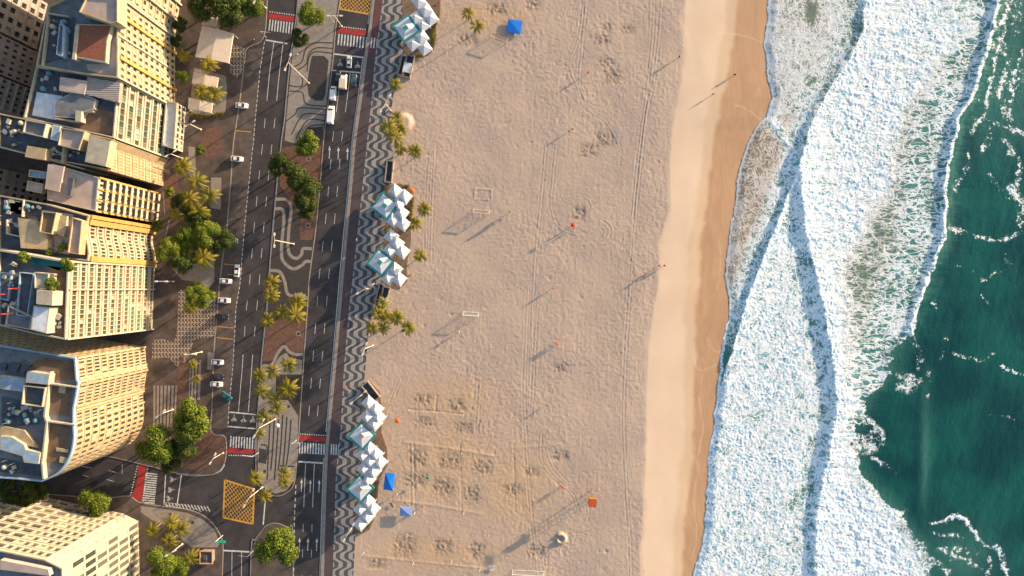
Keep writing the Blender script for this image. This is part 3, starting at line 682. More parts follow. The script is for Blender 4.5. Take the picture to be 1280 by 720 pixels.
seg(wh, (207,594), (205,631), 0.35); seg(wh, (227,592), (221,634), 0.35)
seg(wh, (318,683), (334,688), 0.3)
for a, b in (((136,588),(146,591)),((104,594),(111,596)),((133,599),(143,602)),((103,583),(114,585)),((153,580),(152.5,592))): seg(wh, a, b, 0.17)
def zebra(p0, p1, dv, n, w):
    for i in range(n):
        t = (i+0.5)/n; x = p0[0]*(1-t)+p1[0]*t; y = p0[1]*(1-t)+p1[1]*t
        seg(wh, (x, y), (x+dv[0], y+dv[1]), w, 0.0042)
zebra((336,24),(371,29), (-1.5,14), 10, 0.45); zebra((422,42),(472,48), (-1.3,14), 13, 0.48)
zebra((287,545),(321,547.5), (-0.6,14), 10, 0.45); zebra((373,553),(424,556), (-0.4,13.5), 15, 0.48)
zebra((182,590),(178,629), (15,1.6), 14, 0.42)
def rpoly(mb, P, z=0.0045):
    P = pxline(P); P = P if area(P) > 0 else P[::-1]; mb.add([(x, y, z) for x, y in P], [tuple(range(len(P)))])
rpoly(rd, [(336,16.5),(371.5,21.5),(370.5,28),(335.5,23)]); rpoly(rd, [(423,34.5),(458,38.5),(457,45),(422,41)])
rpoly(rd, [(285,560),(320,562),(320,567.5),(284.5,566)]); rpoly(rd, [(374,544.5),(408.5,546.5),(408,552),(373,550.5)])
rpoly(rd, [(174,577),(183,580),(177,626),(163,624),(170,608)])
def dots(a, b, n):
    for i in range(n):
        t = (i+.5)/n; x = a[0]*(1-t)+b[0]*t; y = a[1]*(1-t)+b[1]*t
        wh.obox(W(x, y), (1, 0), 0.2, 0.2, 0, 0.006)
dots((336,14.5),(372,19.5), 12); dots((423,33),(458,37), 12); dots((285,569),(320,570), 12); dots((374,542.5),(409,544.5), 12); dots((173,578),(162,624), 14); dots((185,582),(178,627), 14)
def arrow(x, y, s=1.0, dirv=1):
    seg(wh, (x, y+9*s), (x+0.6, y-3*s), 0.28)
    rpoly(wh, [(x-1.3, y-2.5*s), (x+2.2, y-2.5*s), (x+0.6, y-8*s)], 0.0042)
for x, y in ((411.5,190),(422.5,191),(434,192),(376.5,606),(387.5,607),(398.5,607),(374,680),(384.5,680),(395.5,680)): arrow(x, y, 0.95)
def bikesym(x, y, ang=0):
    c, s = math.cos(ang), math.sin(ang)
    def tr(u, v): return (x+u*c-v*s, y+u*s+v*c)
    for cx in (-2.0, 2.0):
        seg2 = [tr(cx+1.3*math.cos(t*math.pi/5), 2.2+1.3*math.sin(t*math.pi/5)) for t in range(11)]
        ribbon(wh, pxline(seg2), 0.14, 0.0042)
    for a, b in (((-2,2.2),(-0.5,-0.8)),((-0.5,-0.8),(2,2.2)),((2,2.2),(1.2,-1.6)),((-0.8,-1.6),(0.4,2.2)),((0,-4.5),(0.3,-2.2))): seg(wh, tr(*a), tr(*b), 0.16, 0.0047)
for p in ((425,79),(447,81),(292.5,523),(304.5,524),(316,524.5)): bikesym(*p)
for p in ((216,599),(214,612),(212,623)): bikesym(*p, ang=1.5)
for i in range(14):
    x = 207+i*4.0; y = 629+0.012*(i*4)**1.6*0.62
    seg(wh, (x, y), (x+3.4, y+6.2), 0.34)
ribbon(wh, pxline(smoothline([(205,631),(222,634),(240,639),(256,648),(267,659),(275,672)], 4)), 0.16, 0.0052)
ribbon(wh, pxline(smoothline([(205,628),(222,630),(240,634),(252,640)], 4)), 0.12, 0.0052)
for i in range(7): seg(wh, (244+i*5.3, 593-i*0.3-(max(0, i-3))*0.8), (249+i*5.3, 588.5-i*0.4-(max(0, i-3))*1.6), 0.34)
ribbon(wh, pxline(smoothline([(220,592),(240,595),(262,594),(275,589),(281,580)], 4)), 0.16, 0.0052)
def ybox(P, n):
    A, B, C_, D_ = P
    for a, b in ((A,B),(B,C_),(C_,D_),(D_,A)): seg(ye, a, b, 0.55, 0.0050)
    def lerp(p, q, t): return (p[0]*(1-t)+q[0]*t, p[1]*(1-t)+q[1]*t)
    def pt(u, v): return lerp(lerp(A, B, u), lerp(D_, C_, u), v)
    for i in range(1, 2*n):
        t = i/n
        u0, v0 = (t, 0) if t <= 1 else (1, t-1); u1, v1 = (0, t) if t <= 1 else (t-1, 1)
        seg(ye, pt(u0, v0), pt(u1, v1), 0.2, 0.0042)
        seg(ye, pt(1-u0, v0), pt(1-u1, v1), 0.2, 0.0046)
ybox([(281,600),(318,611.5),(316,655),(279,647)], 8)
ybox([(428,-25),(467,-22),(463,18),(424,11)], 8)
for a, b in (((272,408),(292,410)),((271,422),(291,424)),((280,330),(300,332)),((284,343),(298,344)),((292,163),(314,165))): seg(ye, a, b, 0.25, 0.0085)
for m_, b_, nme in ((m_white, wh, 'road_marking'), (m_redp, rd, 'red_crossing_marking'), (m_yel, ye, 'yellow_road_marking')):
    tag(b_.build(nme, m_), kind='structure')
# cycle crossing stripes lie on the path too
mb = MB()
def bstripe(p0, p1, dv, n):
    for i in range(n):
        t = (i+.5)/n; a = (p0[0]*(1-t)+p1[0]*t, p0[1]*(1-t)+p1[1]*t); seg(mb, a, (a[0]+dv[0], a[1]+dv[1]), 0.45, 0.108)
bstripe((463,47),(474,48),(-1.3,13),3); bstripe((413,555),(425,556),(-.4,13),4)
tag(mb.build('cycle_crossing_marking', m_white), kind='structure')
#==SPLIT==
# ================================================================== BUILDINGS
m_glass = mat('dark_window_glass', (0.035,0.04,0.045), 0.12, spec=0.6, noise=0.3, nscale=0.4)
m_gglass = mat('green_window_glass', (0.05,0.065,0.045), 0.15, spec=0.6, noise=0.4, nscale=0.4)
for _m in (m_glass, m_gglass):
    nb = NB(_m); bb = _m.node_tree.nodes['Principled BSDF']; oi = nb.n('ShaderNodeObjectInfo'); src = bb.inputs['Base Color'].links[0].from_socket
    nb.l(nb.mix(nb.smooth(oi.outputs['Random'], 0.72, 1.0, 0, 0.45), src, (.30,.27,.21)), bb.inputs['Base Color'])
m_frame = mat('dark_window_frame', (.10,.10,.09), .5, noise=0)
m_blind = mat('window_blind', (0.35,0.32,0.26), 0.6, noise=0.2)
m_cream = mat('cream_plaster', (0.37,0.305,0.20), 0.85, noise=0.24, nscale=0.5)
m_ochre = mat('ochre_plaster', (0.40,0.25,0.08), 0.85, noise=0.22, nscale=0.5)
m_whitew = mat('white_plaster', (0.39,0.345,0.27), 0.85, noise=0.2, nscale=0.6)
m_tan = mat('tan_plaster', (0.37,0.275,0.17), 0.85, noise=0.24, nscale=0.5)
m_pink = mat('pinkish_plaster', (0.42,0.33,0.29), 0.85, noise=0.18, nscale=0.3)
m_grey = mat('grey_plaster', (0.36,0.31,0.29), 0.85, noise=0.2, nscale=0.3)
m_roofg = mat('grey_roof_felt', (0.155,0.16,0.175), 0.9, noise=0.3, nscale=0.5)
m_roofd = mat('dark_roof', (0.07,0.078,0.095), 0.85, noise=0.35, nscale=0.6)
m_roofb = mat('brown_roof', (0.16,0.105,0.065), 0.9, noise=0.35, nscale=0.4)
m_roofp = mat('pink_roof_screed', (0.40,0.31,0.27), 0.9, noise=0.2, nscale=0.25)
m_roofw = mat('white_roof_paint', (0.58,0.60,0.63), 0.8, noise=0.2, nscale=0.6)
m_blueroof = mat('blue_grey_roof', (0.25,0.34,0.43), 0.8, noise=0.25, nscale=0.6)
m_tile = mat('terracotta_tiles', (0.24,0.085,0.05), 0.85, noise=0.25, nscale=1.5)
m_pool = mat('pool_water', (0.01,0.13,0.13), 0.06, spec=0.5, noise=0.15)
m_metal = mat('grey_metal', (0.35,0.36,0.38), 0.45, metal=0.6, noise=0.1)
m_tank = mat('blue_water_tank', (0.09,0.20,0.26), 0.5, noise=0.1)
m_redmast = mat('red_painted_metal', (0.5,0.06,0.05), 0.5, noise=0.1)
def corrug(name, col, sc_):
    m = mat(name, col, 0.6, noise=0.15, nscale=0.6); nb = NB(m); b = m.node_tree.nodes['Principled BSDF']
    tc = nb.n('ShaderNodeTexCoord'); w = nb.n('ShaderNodeTexWave', Scale=sc_, _bands_direction='Y'); nb.l(tc.outputs['Object'], w.inputs['Vector'])
    bp = nb.n('ShaderNodeBump'); bp.inputs['Distance'].default_value = 0.12; nb.l(w.outputs['Fac'], bp.inputs['Height']); nb.l(bp.outputs['Normal'], b.inputs['Normal']); return m
m_corr = corrug('corrugated_grey_sheet', (0.33,0.27,0.24), 0.55)
m_corrd = corrug('corrugated_brown_sheet', (0.12,0.08,0.06), 0.55)

def outn(A, B, ccw=True):
    dx, dy = B[0]-A[0], B[1]-A[1]; l = math.hypot(dx, dy); return (dy/l, -dx/l), l, (dx/l, dy/l)
class Bld:
    def __init__(s, name, label, pts, h, wall, roofm, par=0.9, pxpts=True, cat='building', group='apartment blocks facing the beach road'):
        P = [W(x, y, h) for x, y in pts] if pxpts else pts
        if area(P) < 0: P = P[::-1]; s.rev = True
        else: s.rev = False
        s.P = P; s.h = h; s.wall = wall; n = len(P)
        cx = sum(p[0] for p in P)/n; cy = sum(p[1] for p in P)/n
        s.o = (cx, cy); s.root = empty(name, (cx, cy, 0)); tag(s.root, label, cat, group)
        s.L = [(x-cx, y-cy) for x, y in P]; s.wb = MB(); s.spec = {}; s.roofm = roofm; s.par = par; s.wins = []; s.n = n
    def edge(s, i):   # i in original order: edge from pts[i] to pts[i+1]
        if s.rev: i = (s.n-2-i) % s.n
        return i
    def facade(s, i, floors, bays, wf=0.6, hf=0.6, rec=0.25, z0=0.0, glass=None, zt=None, sill=0.22):
        s.spec[s.edge(i)] = (floors, bays, wf, hf, rec, z0, glass or m_glass, zt or s.h, sill)
    def finish(s):
        L = s.L; n = s.n; wb = s.wb
        for i in range(n):
            A, B = L[i], L[(i+1) % n]; nrm, l, u = outn(A, B)
            if i not in s.spec:
                wb.quad((*A, 0), (*B, 0), (*B, s.h), (*A, s.h)); continue
            fl, bays, wf, hf, rec, z0, gm, zt, sill = s.spec[i]
            if z0 > 0: wb.quad((*A, 0), (*B, 0), (*B, z0), (*A, z0))
            if zt < s.h: wb.quad((*A, zt), (*B, zt), (*B, s.h), (*A, s.h))
            fh = (zt-z0)/fl; bw = l/bays
            def P(t, z, d=0): return (A[0]+u[0]*t-nrm[0]*d, A[1]+u[1]*t-nrm[1]*d, z)
            ww = bw*wf; wh_ = fh*hf
            pm = MB(); pm.quad((0, 0, 0), (ww, 0, 0), (ww, 0, wh_), (0, 0, wh_))
            me = None
            for k in range(fl):
                for j in range(bays):
                    t0, t1 = j*bw, (j+1)*bw; a0 = t0+(bw-ww)/2; a1 = a0+ww
                    c0, c1 = z0+k*fh, z0+(k+1)*fh; b0 = c0+fh*sill; b1 = b0+wh_
                    V = [P(t0,c0),P(t1,c0),P(t1,c1),P(t0,c1),P(a0,b0),P(a1,b0),P(a1,b1),P(a0,b1),P(a0,b0,rec),P(a1,b0,rec),P(a1,b1,rec),P(a0,b1,rec)]
                    wb.add(V, [(0,1,5,4),(1,2,6,5),(2,3,7,6),(3,0,4,7),(4,5,9,8),(5,6,10,9),(6,7,11,10),(7,4,8,11)])
                    s.wins.append((c0, i, P(a0, b0, rec-0.004), math.atan2(u[1], u[0]), ww, wh_, gm))
        # roof slab & parapet
        wb.build('wall', s.wall, s.root)
        rm = MB(); rm.add([(x, y, s.h-0.02) for x, y in L], [tuple(range(n))]); rm.build('roof', s.roofm, s.root)
        if s.par > 0:
            pw = 0.35; inn = offset(L, -pw); out_ = offset(L, 0.06); pm = MB()
            V = [(x, y, s.h-0.25) for x, y in out_]+[(x, y, s.h+s.par) for x, y in out_]+[(x, y, s.h+s.par) for x, y in inn]+[(x, y, s.h-0.05) for x, y in inn]
            F = []
            for i in range(n):
                j = (i+1) % n; F += [(i, j, n+j, n+i), (n+i, n+j, 2*n+j, 2*n+i), (2*n+i, 2*n+j, 3*n+j, 3*n+i)]
            pm.add(V, F); pm.build('parapet', s.parm if hasattr(s, 'parm') else s.wall, s.root)
        # windows
        s.wins.sort(key=lambda w: (-w[0]))
        cache = {}; rest = {}
        for q, (z, i, p, a, ww, hh, gm) in enumerate(s.wins):
            g2 = m_blind if random.random() < 0.10 else gm
            if q < 100:
                key = (round(ww, 3), round(hh, 3), g2.name)
                if key not in cache:
                    mm = MB(); mm.quad((0,0,0),(ww,0,0),(ww,0,hh),(0,0,hh))
                    t = 0.05
                    o = mm.build('window', g2, s.root); cache[key] = o.data
                    fm = MB()
                    for x0, z0_, x1, z1_ in ((0,0,ww,t),(0,hh-t,ww,hh),(0,t,t,hh-t),(ww-t,t,ww,hh-t),(ww/2-t/2,t,ww/2+t/2,hh-t)):
                        fm.box(x0, -0.05, z0_, x1, -0.01, z1_)
                    f_ = fm.build('frame', m_frame, o); cache[('f',)+key] = f_.data
                else:
                    o = bpy.data.objects.new('window', cache[key]); COL.objects.link(o); o.parent = s.root
                    f_ = bpy.data.objects.new('frame', cache[('f',)+key]); COL.objects.link(f_); f_.parent = o
                o.location = p; o.rotation_euler = (0, 0, a)
            else:
                c, sn = math.cos(a), math.sin(a)
                rest.setdefault(g2.name, MB()).quad(p, (p[0]+ww*c, p[1]+ww*sn, p[2]), (p[0]+ww*c, p[1]+ww*sn, p[2]+hh), (p[0], p[1], p[2]+hh))
        for k, mm in rest.items(): tag(mm.build('windows', MATS[k], s.root), kind='stuff')
        return s.root
    def run(s, idx, closed=False):       # local polyline along original point indices
        if s.rev: pts = [s.L[(s.n-1-i) % s.n] for i in idx][::-1]
        else: pts = [s.L[i] for i in idx]
        return pts
    def ledge(s, idx, z, depth, th, par=0.0, name='balcony', m=None, inset=0.0):
        pts = s.run(idx); o1 = offset_open(pts, depth); o0 = offset_open(pts, 0.01); n = len(pts)
        mb = MB()
        def loft(a, b, za, zb):
            V = [(x, y, za) for x, y in a]+[(x, y, za) for x, y in b]+[(x, y, zb) for x, y in b]+[(x, y, zb) for x, y in a]
            F = []
            for i in range(n-1):
                F += [(i, n+i, n+i+1, i+1), (n+i, 2*n+i, 2*n+i+1, n+i+1), (2*n+i, 3*n+i, 3*n+i+1, 2*n+i+1), (3*n+i, i, i+1, 3*n+i+1)]
            F += [(0, 3*n, 2*n, n), (n-1, 2*n-1, 3*n-1, 4*n-1)]
            mb.add(V, F)
        loft(o0, o1, z, z+th)
        if par > 0: loft(offset_open(pts, depth-0.14), offset_open(pts, depth-0.002), z+th+0.003, z+th+par)
        return mb.build(name, m or s.wall, s.root)
    def fin(s, i, ts, depth, w, z0, z1, m=None, name='pilaster'):
        i = s.edge(i); A, B = s.L[i], s.L[(i+1) % s.n]; nrm, l, u = outn(A, B)
        for t in ts:
            if s.rev: t = 1-t
            c = (A[0]+u[0]*l*t+nrm[0]*(depth/2+0.01), A[1]+u[1]*l*t+nrm[1]*(depth/2+0.01))
            mb = MB(); mb.obox(c, u, w/2, depth/2, z0, z1); mb.build(name, m or s.wall, s.root)
    def block(s, pts, dz, m, name='penthouse', z0=None, roofm=None, par=0.0, label=None):
        z = s.h if z0 is None else z0
        P = [W(x, y, z+dz) for x, y in pts]; P = [(x-s.o[0], y-s.o[1]) for x, y in P]
        if area(P) < 0: P = P[::-1]
        mb = MB(); mb.prism(P, z-0.03, z+dz, top=True); o = mb.build(name, m, s.root)
        if roofm:
            q = offset(P, -0.3); r = MB(); r.add([(x, y, z+dz+0.012) for x, y in q], [tuple(range(len(q)))]); r.build('roof', roofm, o)
        if par:
            n = len(P); inn = offset(P, -0.25); r = MB(); V = [(x, y, z+dz+.002) for x, y in P]+[(x, y, z+dz+par) for x, y in P]+[(x, y, z+dz+par) for x, y in inn]+[(x, y, z+dz+.002) for x, y in inn]
            F = []
            for i in range(n):
                j = (i+1) % n; F += [(i, j, n+j, n+i), (n+i, n+j, 2*n+j, 2*n+i), (2*n+i, 2*n+j, 3*n+j, 3*n+i)]
            r.add(V, F); r.build('parapet', m, o)
        if label: o['label'] = label
        return o
    def patch(s, pts, m, name='roof_terrace', dz=0.0, z=None):
        zz = (z if z is not None else s.h)+0.01+dz
        P = [W(x, y, zz) for x, y in pts]; P = [(x-s.o[0], y-s.o[1]) for x, y in P]
        if area(P) < 0: P = P[::-1]
        mb = MB(); mb.add([(x, y, zz) for x, y in P], [tuple(range(len(P)))]); return mb.build(name, m, s.root)
    def wallline(s, pts, hgt=1.1, w=0.25, m=None, name='roof_wall', z=None):
        zz = z if z is not None else s.h
        mb = MB(); P = [W(x, y, zz+hgt) for x, y in pts]; P = [(x-s.o[0], y-s.o[1]) for x, y in P]
        for k, (a, b) in enumerate(zip(P[:-1], P[1:])):
            d = Vector((b[0]-a[0], b[1]-a[1])); l = d.length; d.normalize()
            mb.obox(((a[0]+b[0])/2, (a[1]+b[1])/2), (d.x, d.y), l/2+(w/2 if k % 2 == 0 else -w/2), w/2, zz-0.02, zz+hgt+0.003*k)
        return mb.build(name, m or m_whitew, s.root)
    def clutter(s, pts, n, z=None):
        zz = z if z is not None else s.h
        for k in range(int(n*1.6)):
            x = random.uniform(pts[0], pts[2]); y = random.uniform(pts[1], pts[3]); c = W(x, y, zz+.7); c = (c[0]-s.o[0], c[1]-s.o[1])
            a = random.uniform(0, 3); mb = MB(); w = random.uniform(.35, .8)
            r = random.random()
            if r < 0.6:
                mb.obox(c, (math.cos(a), math.sin(a)), w, w*.7, zz+0.1, zz+random.uniform(.5, 1.2)); mb.obox(c, (math.cos(a), math.sin(a)), w*.8, w*.5, zz, zz+.1)
                mb.build('air_conditioner', random.choice([m_metal, m_whitew, m_grey]), s.root)
            elif r < .88:
                mb.tube([(*c, zz), (*c, zz+random.uniform(2, 4))], 0.05, 6); mb.tube([(c[0]-.7, c[1], zz+1.9), (c[0]+.7, c[1]+.2, zz+1.9)], 0.03, 5); mb.build('antenna', m_metal, s.root)
            else:
                mb.tube([(*c, zz), (*c, zz+1.1), (*c, zz+1.4)], [.7, .7, .25], 14); mb.build('water_tank', random.choice([m_tank, m_whitew]), s.root)
def offset(P, d):
    n = len(P); out = []
    for i in range(n):
        a, b, c = P[i-1], P[i], P[(i+1) % n]
        n1, _, _ = outn(a, b); n2, _, _ = outn(b, c)
        bx, by = n1[0]+n2[0], n1[1]+n2[1]; k = max(0.35, (bx*n1[0]+by*n1[1])); out.append((b[0]+bx/k*d, b[1]+by/k*d))
    return out
def offset_open(P, d):
    n = len(P); out = []
    for i in range(n):
        if i == 0: n1 = n2 = outn(P[0], P[1])[0]
        elif i == n-1: n1 = n2 = outn(P[-2], P[-1])[0]
        else: n1 = outn(P[i-1], P[i])[0]; n2 = outn(P[i], P[i+1])[0]
        bx, by = n1[0]+n2[0], n1[1]+n2[1]; k = max(0.35, (bx*n1[0]+by*n1[1])); out.append((P[i][0]+bx/k*d, P[i][1]+by/k*d))
    return out

# --- B0 northmost block (roof out of frame)
b = Bld('apartment_block', 'cream apartment block cut by the top edge of the photo beside the avenue trees', [(60,-110),(154,-110),(139,-11),(50,-36)], 38, m_cream, m_roofg)
b.facade(1, 10, 9, .5, .6, .15); 
for k in range(1, 11): b.ledge([1, 2], 38*k/10-1.0, 0.3, 0.25, name='cornice', m=m_whitew)
b.fin(1, [0.0, .25, .5, .75, 1.0], .8, .6, 0, 38, m=m_whitew)
b.finish()
# --- B1 ornate cream with terracotta roof
b = Bld('apartment_block', 'ornate cream and ochre apartment block with a terracotta tiled rooftop', [(62,10),(100,-8),(149,-8),(149,98),(104,93),(48,83)], 34, m_cream, m_roofg)
b.facade(2, 10, 12, .46, .62, .15)
for k in range(1, 11): b.ledge([2, 3], 3.4*k-.5, .2, .2, name='cornice', m=m_whitew)
b.fin(2, [0.25, .75], .5, 1.1, 0, 34, m=m_ochre); b.fin(2, [.005, .5, .995], .4, .5, 0, 34.6, m=m_whitew)
o = b.block([(96,30),(140,31),(134,51),(132,78),(92,71)], 2.2, m_whitew, 'penthouse', roofm=m_tile)
b.block([(112,-8),(148,-6),(148,28),(140,30),(100,16)], 4.5, m_cream, 'penthouse', roofm=m_roofp, par=.6)
b.wallline([(96,33),(92,72)], 2.8, .9, m_whitew); b.wallline([(60,16),(52,82)], 1.2); b.wallline([(60,16),(84,20)], 1.6)
b.patch([(62,18),(95,22),(90,71),(54,80)], m_roofd); b.patch([(137,34),(147,34),(147,96),(110,88),(108,80),(132,80)], m_roofp)
b.block([(74,30),(80,31),(78,70),(70,68)], 2.6, m_blueroof, 'plant_room', roofm=m_roofd); b.clutter((64,22,92,76), 9)
b.finish()
# --- B2 banded block
b = Bld('apartment_block', 'apartment block with long green glazed bands and patchy grey roof terraces', [(48,84),(104,93),(110,95),(150,101),(144,173),(32,148)], 32, m_whitew, m_roofd)
b.facade(3, 7, 9, .94, .68, .25, glass=m_gglass, sill=.16)
for k in range(1, 8): b.ledge([3, 4], 32*k/7-.75, .4, .7, name='balcony', m=m_whitew)
b.fin(3, [0.004, .996], .5, .5, 0, 32.5, m=m_whitew)
b.patch([(46,115),(78,120),(70,150),(40,144)], m_roofw); b.block([(75,96),(109,101),(105,118),(74,113)], 2.2, m_grey, 'plant_room', roofm=m_roofp)
b.block([(109,96),(150,103),(148,128),(124,122),(107,118)], 1.8, m_corr, 'plant_room', roofm=m_corr)
b.block([(68,126),(94,114),(120,124),(116,140),(98,140),(94,148),(68,146)], 1.5, m_grey, 'plant_room', roofm=m_roofg)
b.patch([(102,142),(118,136),(144,140),(142,168),(100,162)], m_roofb); b.wallline([(70,148),(96,152),(102,140),(118,136)], 1.6, .4, m_cream)
b.block([(94,138),(102,139),(101,152),(94,151)], 2.4, m_whitew, 'lift_housing'); b.clutter((48,90,74,112), 4); b.clutter((72,118,112,142), 8)
b.finish()
# podium in front of B2
b = Bld('garden_annexe', 'narrow pale annexe with a flat roof at the foot of the banded block', [(208,126),(222,129),(218,186),(203,182)], 6, m_whitew, m_roofw, par=.5, cat='annexe')
b.facade(1, 2, 8, .6, .5, .2); b.finish()
# --- B3 tan panelled block
b = Bld('apartment_block', 'tan block of blank ribbed panels with dark cluttered penthouse terraces', [(33,149),(144,175),(137,184),(137,213),(60,199),(0,184),(0,142)], 32, m_tan, m_roofd)
b.facade(2, 8, 7, .55, .62, .12, glass=m_tan)
for k in range(1, 9): b.ledge([2, 3], 4*k-.4, .3, .3, name='cornice', m=m_tan)
b.block([(34,150),(60,155),(56,172),(30,166)], 2.8, m_whitew, 'penthouse', roofm=m_roofg, par=.7); b.block([(66,156),(76,158),(72,176),(63,174)], 2, m_roofw, 'skylight', roofm=m_blueroof)
b.block([(78,160),(108,165),(100,188),(74,182)], 2.8, m_cream, 'penthouse', roofm=m_roofp, par=.7); b.block([(112,168),(138,176),(132,208),(106,202)], 3.5, m_cream, 'penthouse', roofm=m_whitew)
b.block([(34,182),(58,186),(56,200),(31,196)], 3, m_tan, 'lift_housing'); b.wallline([(0,184),(60,199),(104,211)], 1.2, .3); b.clutter((5,150,30,182), 7); b.clutter((60,184,98,200), 8)
b.wallline([(80,180),(77,202)], 2, .5, m_cream)
b.finish()
# --- B4 white balconied block with pink roof
b = Bld('apartment_block', 'white block with three stacks of boxy balconies under a bare pinkish roof', [(66,205),(124,222),(120,264),(60,250),(60,232),(66,228)], 33.7, m_whitew, m_roofp, par=.25)
b.facade(1, 10, 7, .55, .55, .5)
for k in range(10):
    z = 3.37*k+.1
    i = b.edge(1); A, B = b.L[i], b.L[(i+1) % b.n]; nrm, l, u = outn(A, B)
    for t in (.17, .5, .83):
        mb = MB(); c = (A[0]+u[0]*l*t+nrm[0]*.62, A[1]+u[1]*l*t+nrm[1]*.62); mb.obox(c, u, 1.35, .6, z, z+.2); mb.obox((c[0]+nrm[0]*.52, c[1]+nrm[1]*.52), u, 1.35, .07, z+.203, z+1.15)
        for sgn in (-1, 1): mb.obox((c[0]+u[0]*1.28*sgn-nrm[0]*.08, c[1]+u[1]*1.28*sgn-nrm[1]*.08), u, .07, .5, z+.206, z+1.14)
        mb.build('balcony', m_whitew, b.root)
b.block([(85,222),(92,223),(88,245),(84,244)], 1.2, m_roofd, 'light_well'); b.block([(38,212),(64,216),(62,224),(37,221)], 1.5, m_whitew, 'plant_room', z0=31, roofm=m_blueroof, par=.5)
b.block([(36,226),(55,230),(53,242),(34,238)], 1.5, m_whitew, 'plant_room', z0=31, roofm=m_grey, par=.5); b.block([(60,205),(80,208),(74,240),(56,236)], 1.0, m_roofp, 'roof_terrace')
b.fin(1, [0.0, .335, .665, 1.0], .35, .5, 0, 33.9, m=m_ochre)
b.finish()
# --- B5 wavy yellow facade
f5 = []
for k in range(13):
    t = k/12; y = 270+t*56; f5.append((112+2.6*math.sin(t*2*math.pi+2.6)-1.5*t, y))
b = Bld('apartment_block', 'yellow edged apartment block with a rippling wave shaped front and roof terraces', [(0,244),(60,255)]+f5+[(70,322),(0,311)], 37, m_cream, m_roofd)
for i in range(2, 14): b.facade(i, 9, 1, .66, .60, .2, z0=1.5, sill=.1)
idx = list(range(2, 15))
for k in range(1, 10): b.ledge(idx, 1.5+35.5*k/9-.9, .35, .6, name='balcony', m=m_whitew)
b.fin(3, [0.5], .7, 1.6, 0, 37.3, m=m_ochre); b.fin(13, [0.4], .7, 1.6, 0, 37.3, m=m_ochre); b.fin(2, [0.1], .7, 1.0, 0, 37.3, m=m_ochre)
b.patch([(52,262),(92,268),(86,318),(50,312)], m_roofp); b.block([(54,264),(72,266),(66,293),(50,290)], 2.6, m_cream, 'penthouse', roofm=m_roofb, par=.5)
b.block([(72,268),(84,270),(80,296),(70,292)], 1.2, m_whitew, 'penthouse', roofm=m_cream); b.block([(92,272),(104,276),(100,318),(86,316)], 3, m_tan, 'penthouse', roofm=m_roofp, par=.6)
b.block([(22,272),(42,275),(58,290),(60,312),(26,310)], 2.2, m_tan, 'penthouse', roofm=m_cream); b.patch([(2,248),(52,258),(46,272),(2,268)], m_roofd); b.patch([(14,250),(28,252),(26,268),(12,266)], m_blueroof)
b.wallline([(29,250),(27,270)], 1.4); b.wallline([(8,275),(8,292),(26,296)], 1.4, .3, m_whitew); b.clutter((4,250,26,290), 9); b.clutter((34,254,50,268), 4); b.clutter((60,298,84,314), 5)
b.finish()
# --- B6 white hotel
b = Bld('hotel', 'tall white slab hotel of twelve glazed storeys with a rooftop pool', [(0,312),(88,327),(84,424),(50,418),(0,406)], 45.7, m_whitew, m_roofd, cat='hotel')
b.facade(1, 12, 16, .93, .62, .2, glass=m_gglass, sill=.14)
for k in range(1, 13): b.ledge([1, 2], 45.7*k/12-.9, .35, .75, name='balcony', m=m_whitew)
b.fin(1, [.003, .36, .997], .55, .45, 0, 46.2, m=m_whitew); b.fin(1, [i/16 for i in range(1, 16) if i != 6], .12, .22, 0, 45.6, m=m_tan, name='mullion')
b.patch([(60,332),(87,336),(83,422),(62,418),(70,370),(66,350)], m_roofb); b.patch([(40,318),(78,326),(78,336),(72,338),(60,333),(38,330)], m_pool, 'swimming_pool')
b.wallline([(0,313),(88,328)], 1.2, .5); b.block([(44,340),(62,342),(60,362),(44,360)], 3.5, m_whitew, 'penthouse', roofm=m_whitew, par=.4)
b.block([(46,362),(66,364),(65,382),(45,380)], 5, m_whitew, 'penthouse'); b.block([(42,382),(62,384),(58,417),(38,412)], 4, m_whitew, 'penthouse', roofm=m_roofw)
b.block([(26,340),(44,342),(36,396),(22,394)], 1.5, m_blueroof, 'penthouse', roofm=m_roofd, par=.6); b.block([(12,382),(42,396),(38,412),(8,406)], 1.8, m_grey, 'penthouse', roofm=m_roofg, par=.6)
b.block([(0,340),(14,342),(10,376),(0,374)], .8, m_blueroof, 'plant_room', roofm=m_roofd); b.clutter((2,330,24,382), 10); b.clutter((12,395,36,408), 5); b.clutter((62,385,78,415), 4)
for cx, cy in ((18,392),(26,361),(8,368)):
    c = W(cx, cy, 47); c = (c[0]-b.o[0], c[1]-b.o[1]); mb = MB(); mb.tube([(*c, 46), (*c, 52)], .09, 6); mb.tube([(c[0]-1.5, c[1], 50), (c[0]+1.6, c[1]+.2, 50)], .1, 6); mb.build('roof_mast', m_redmast, b.root)
b.finish()
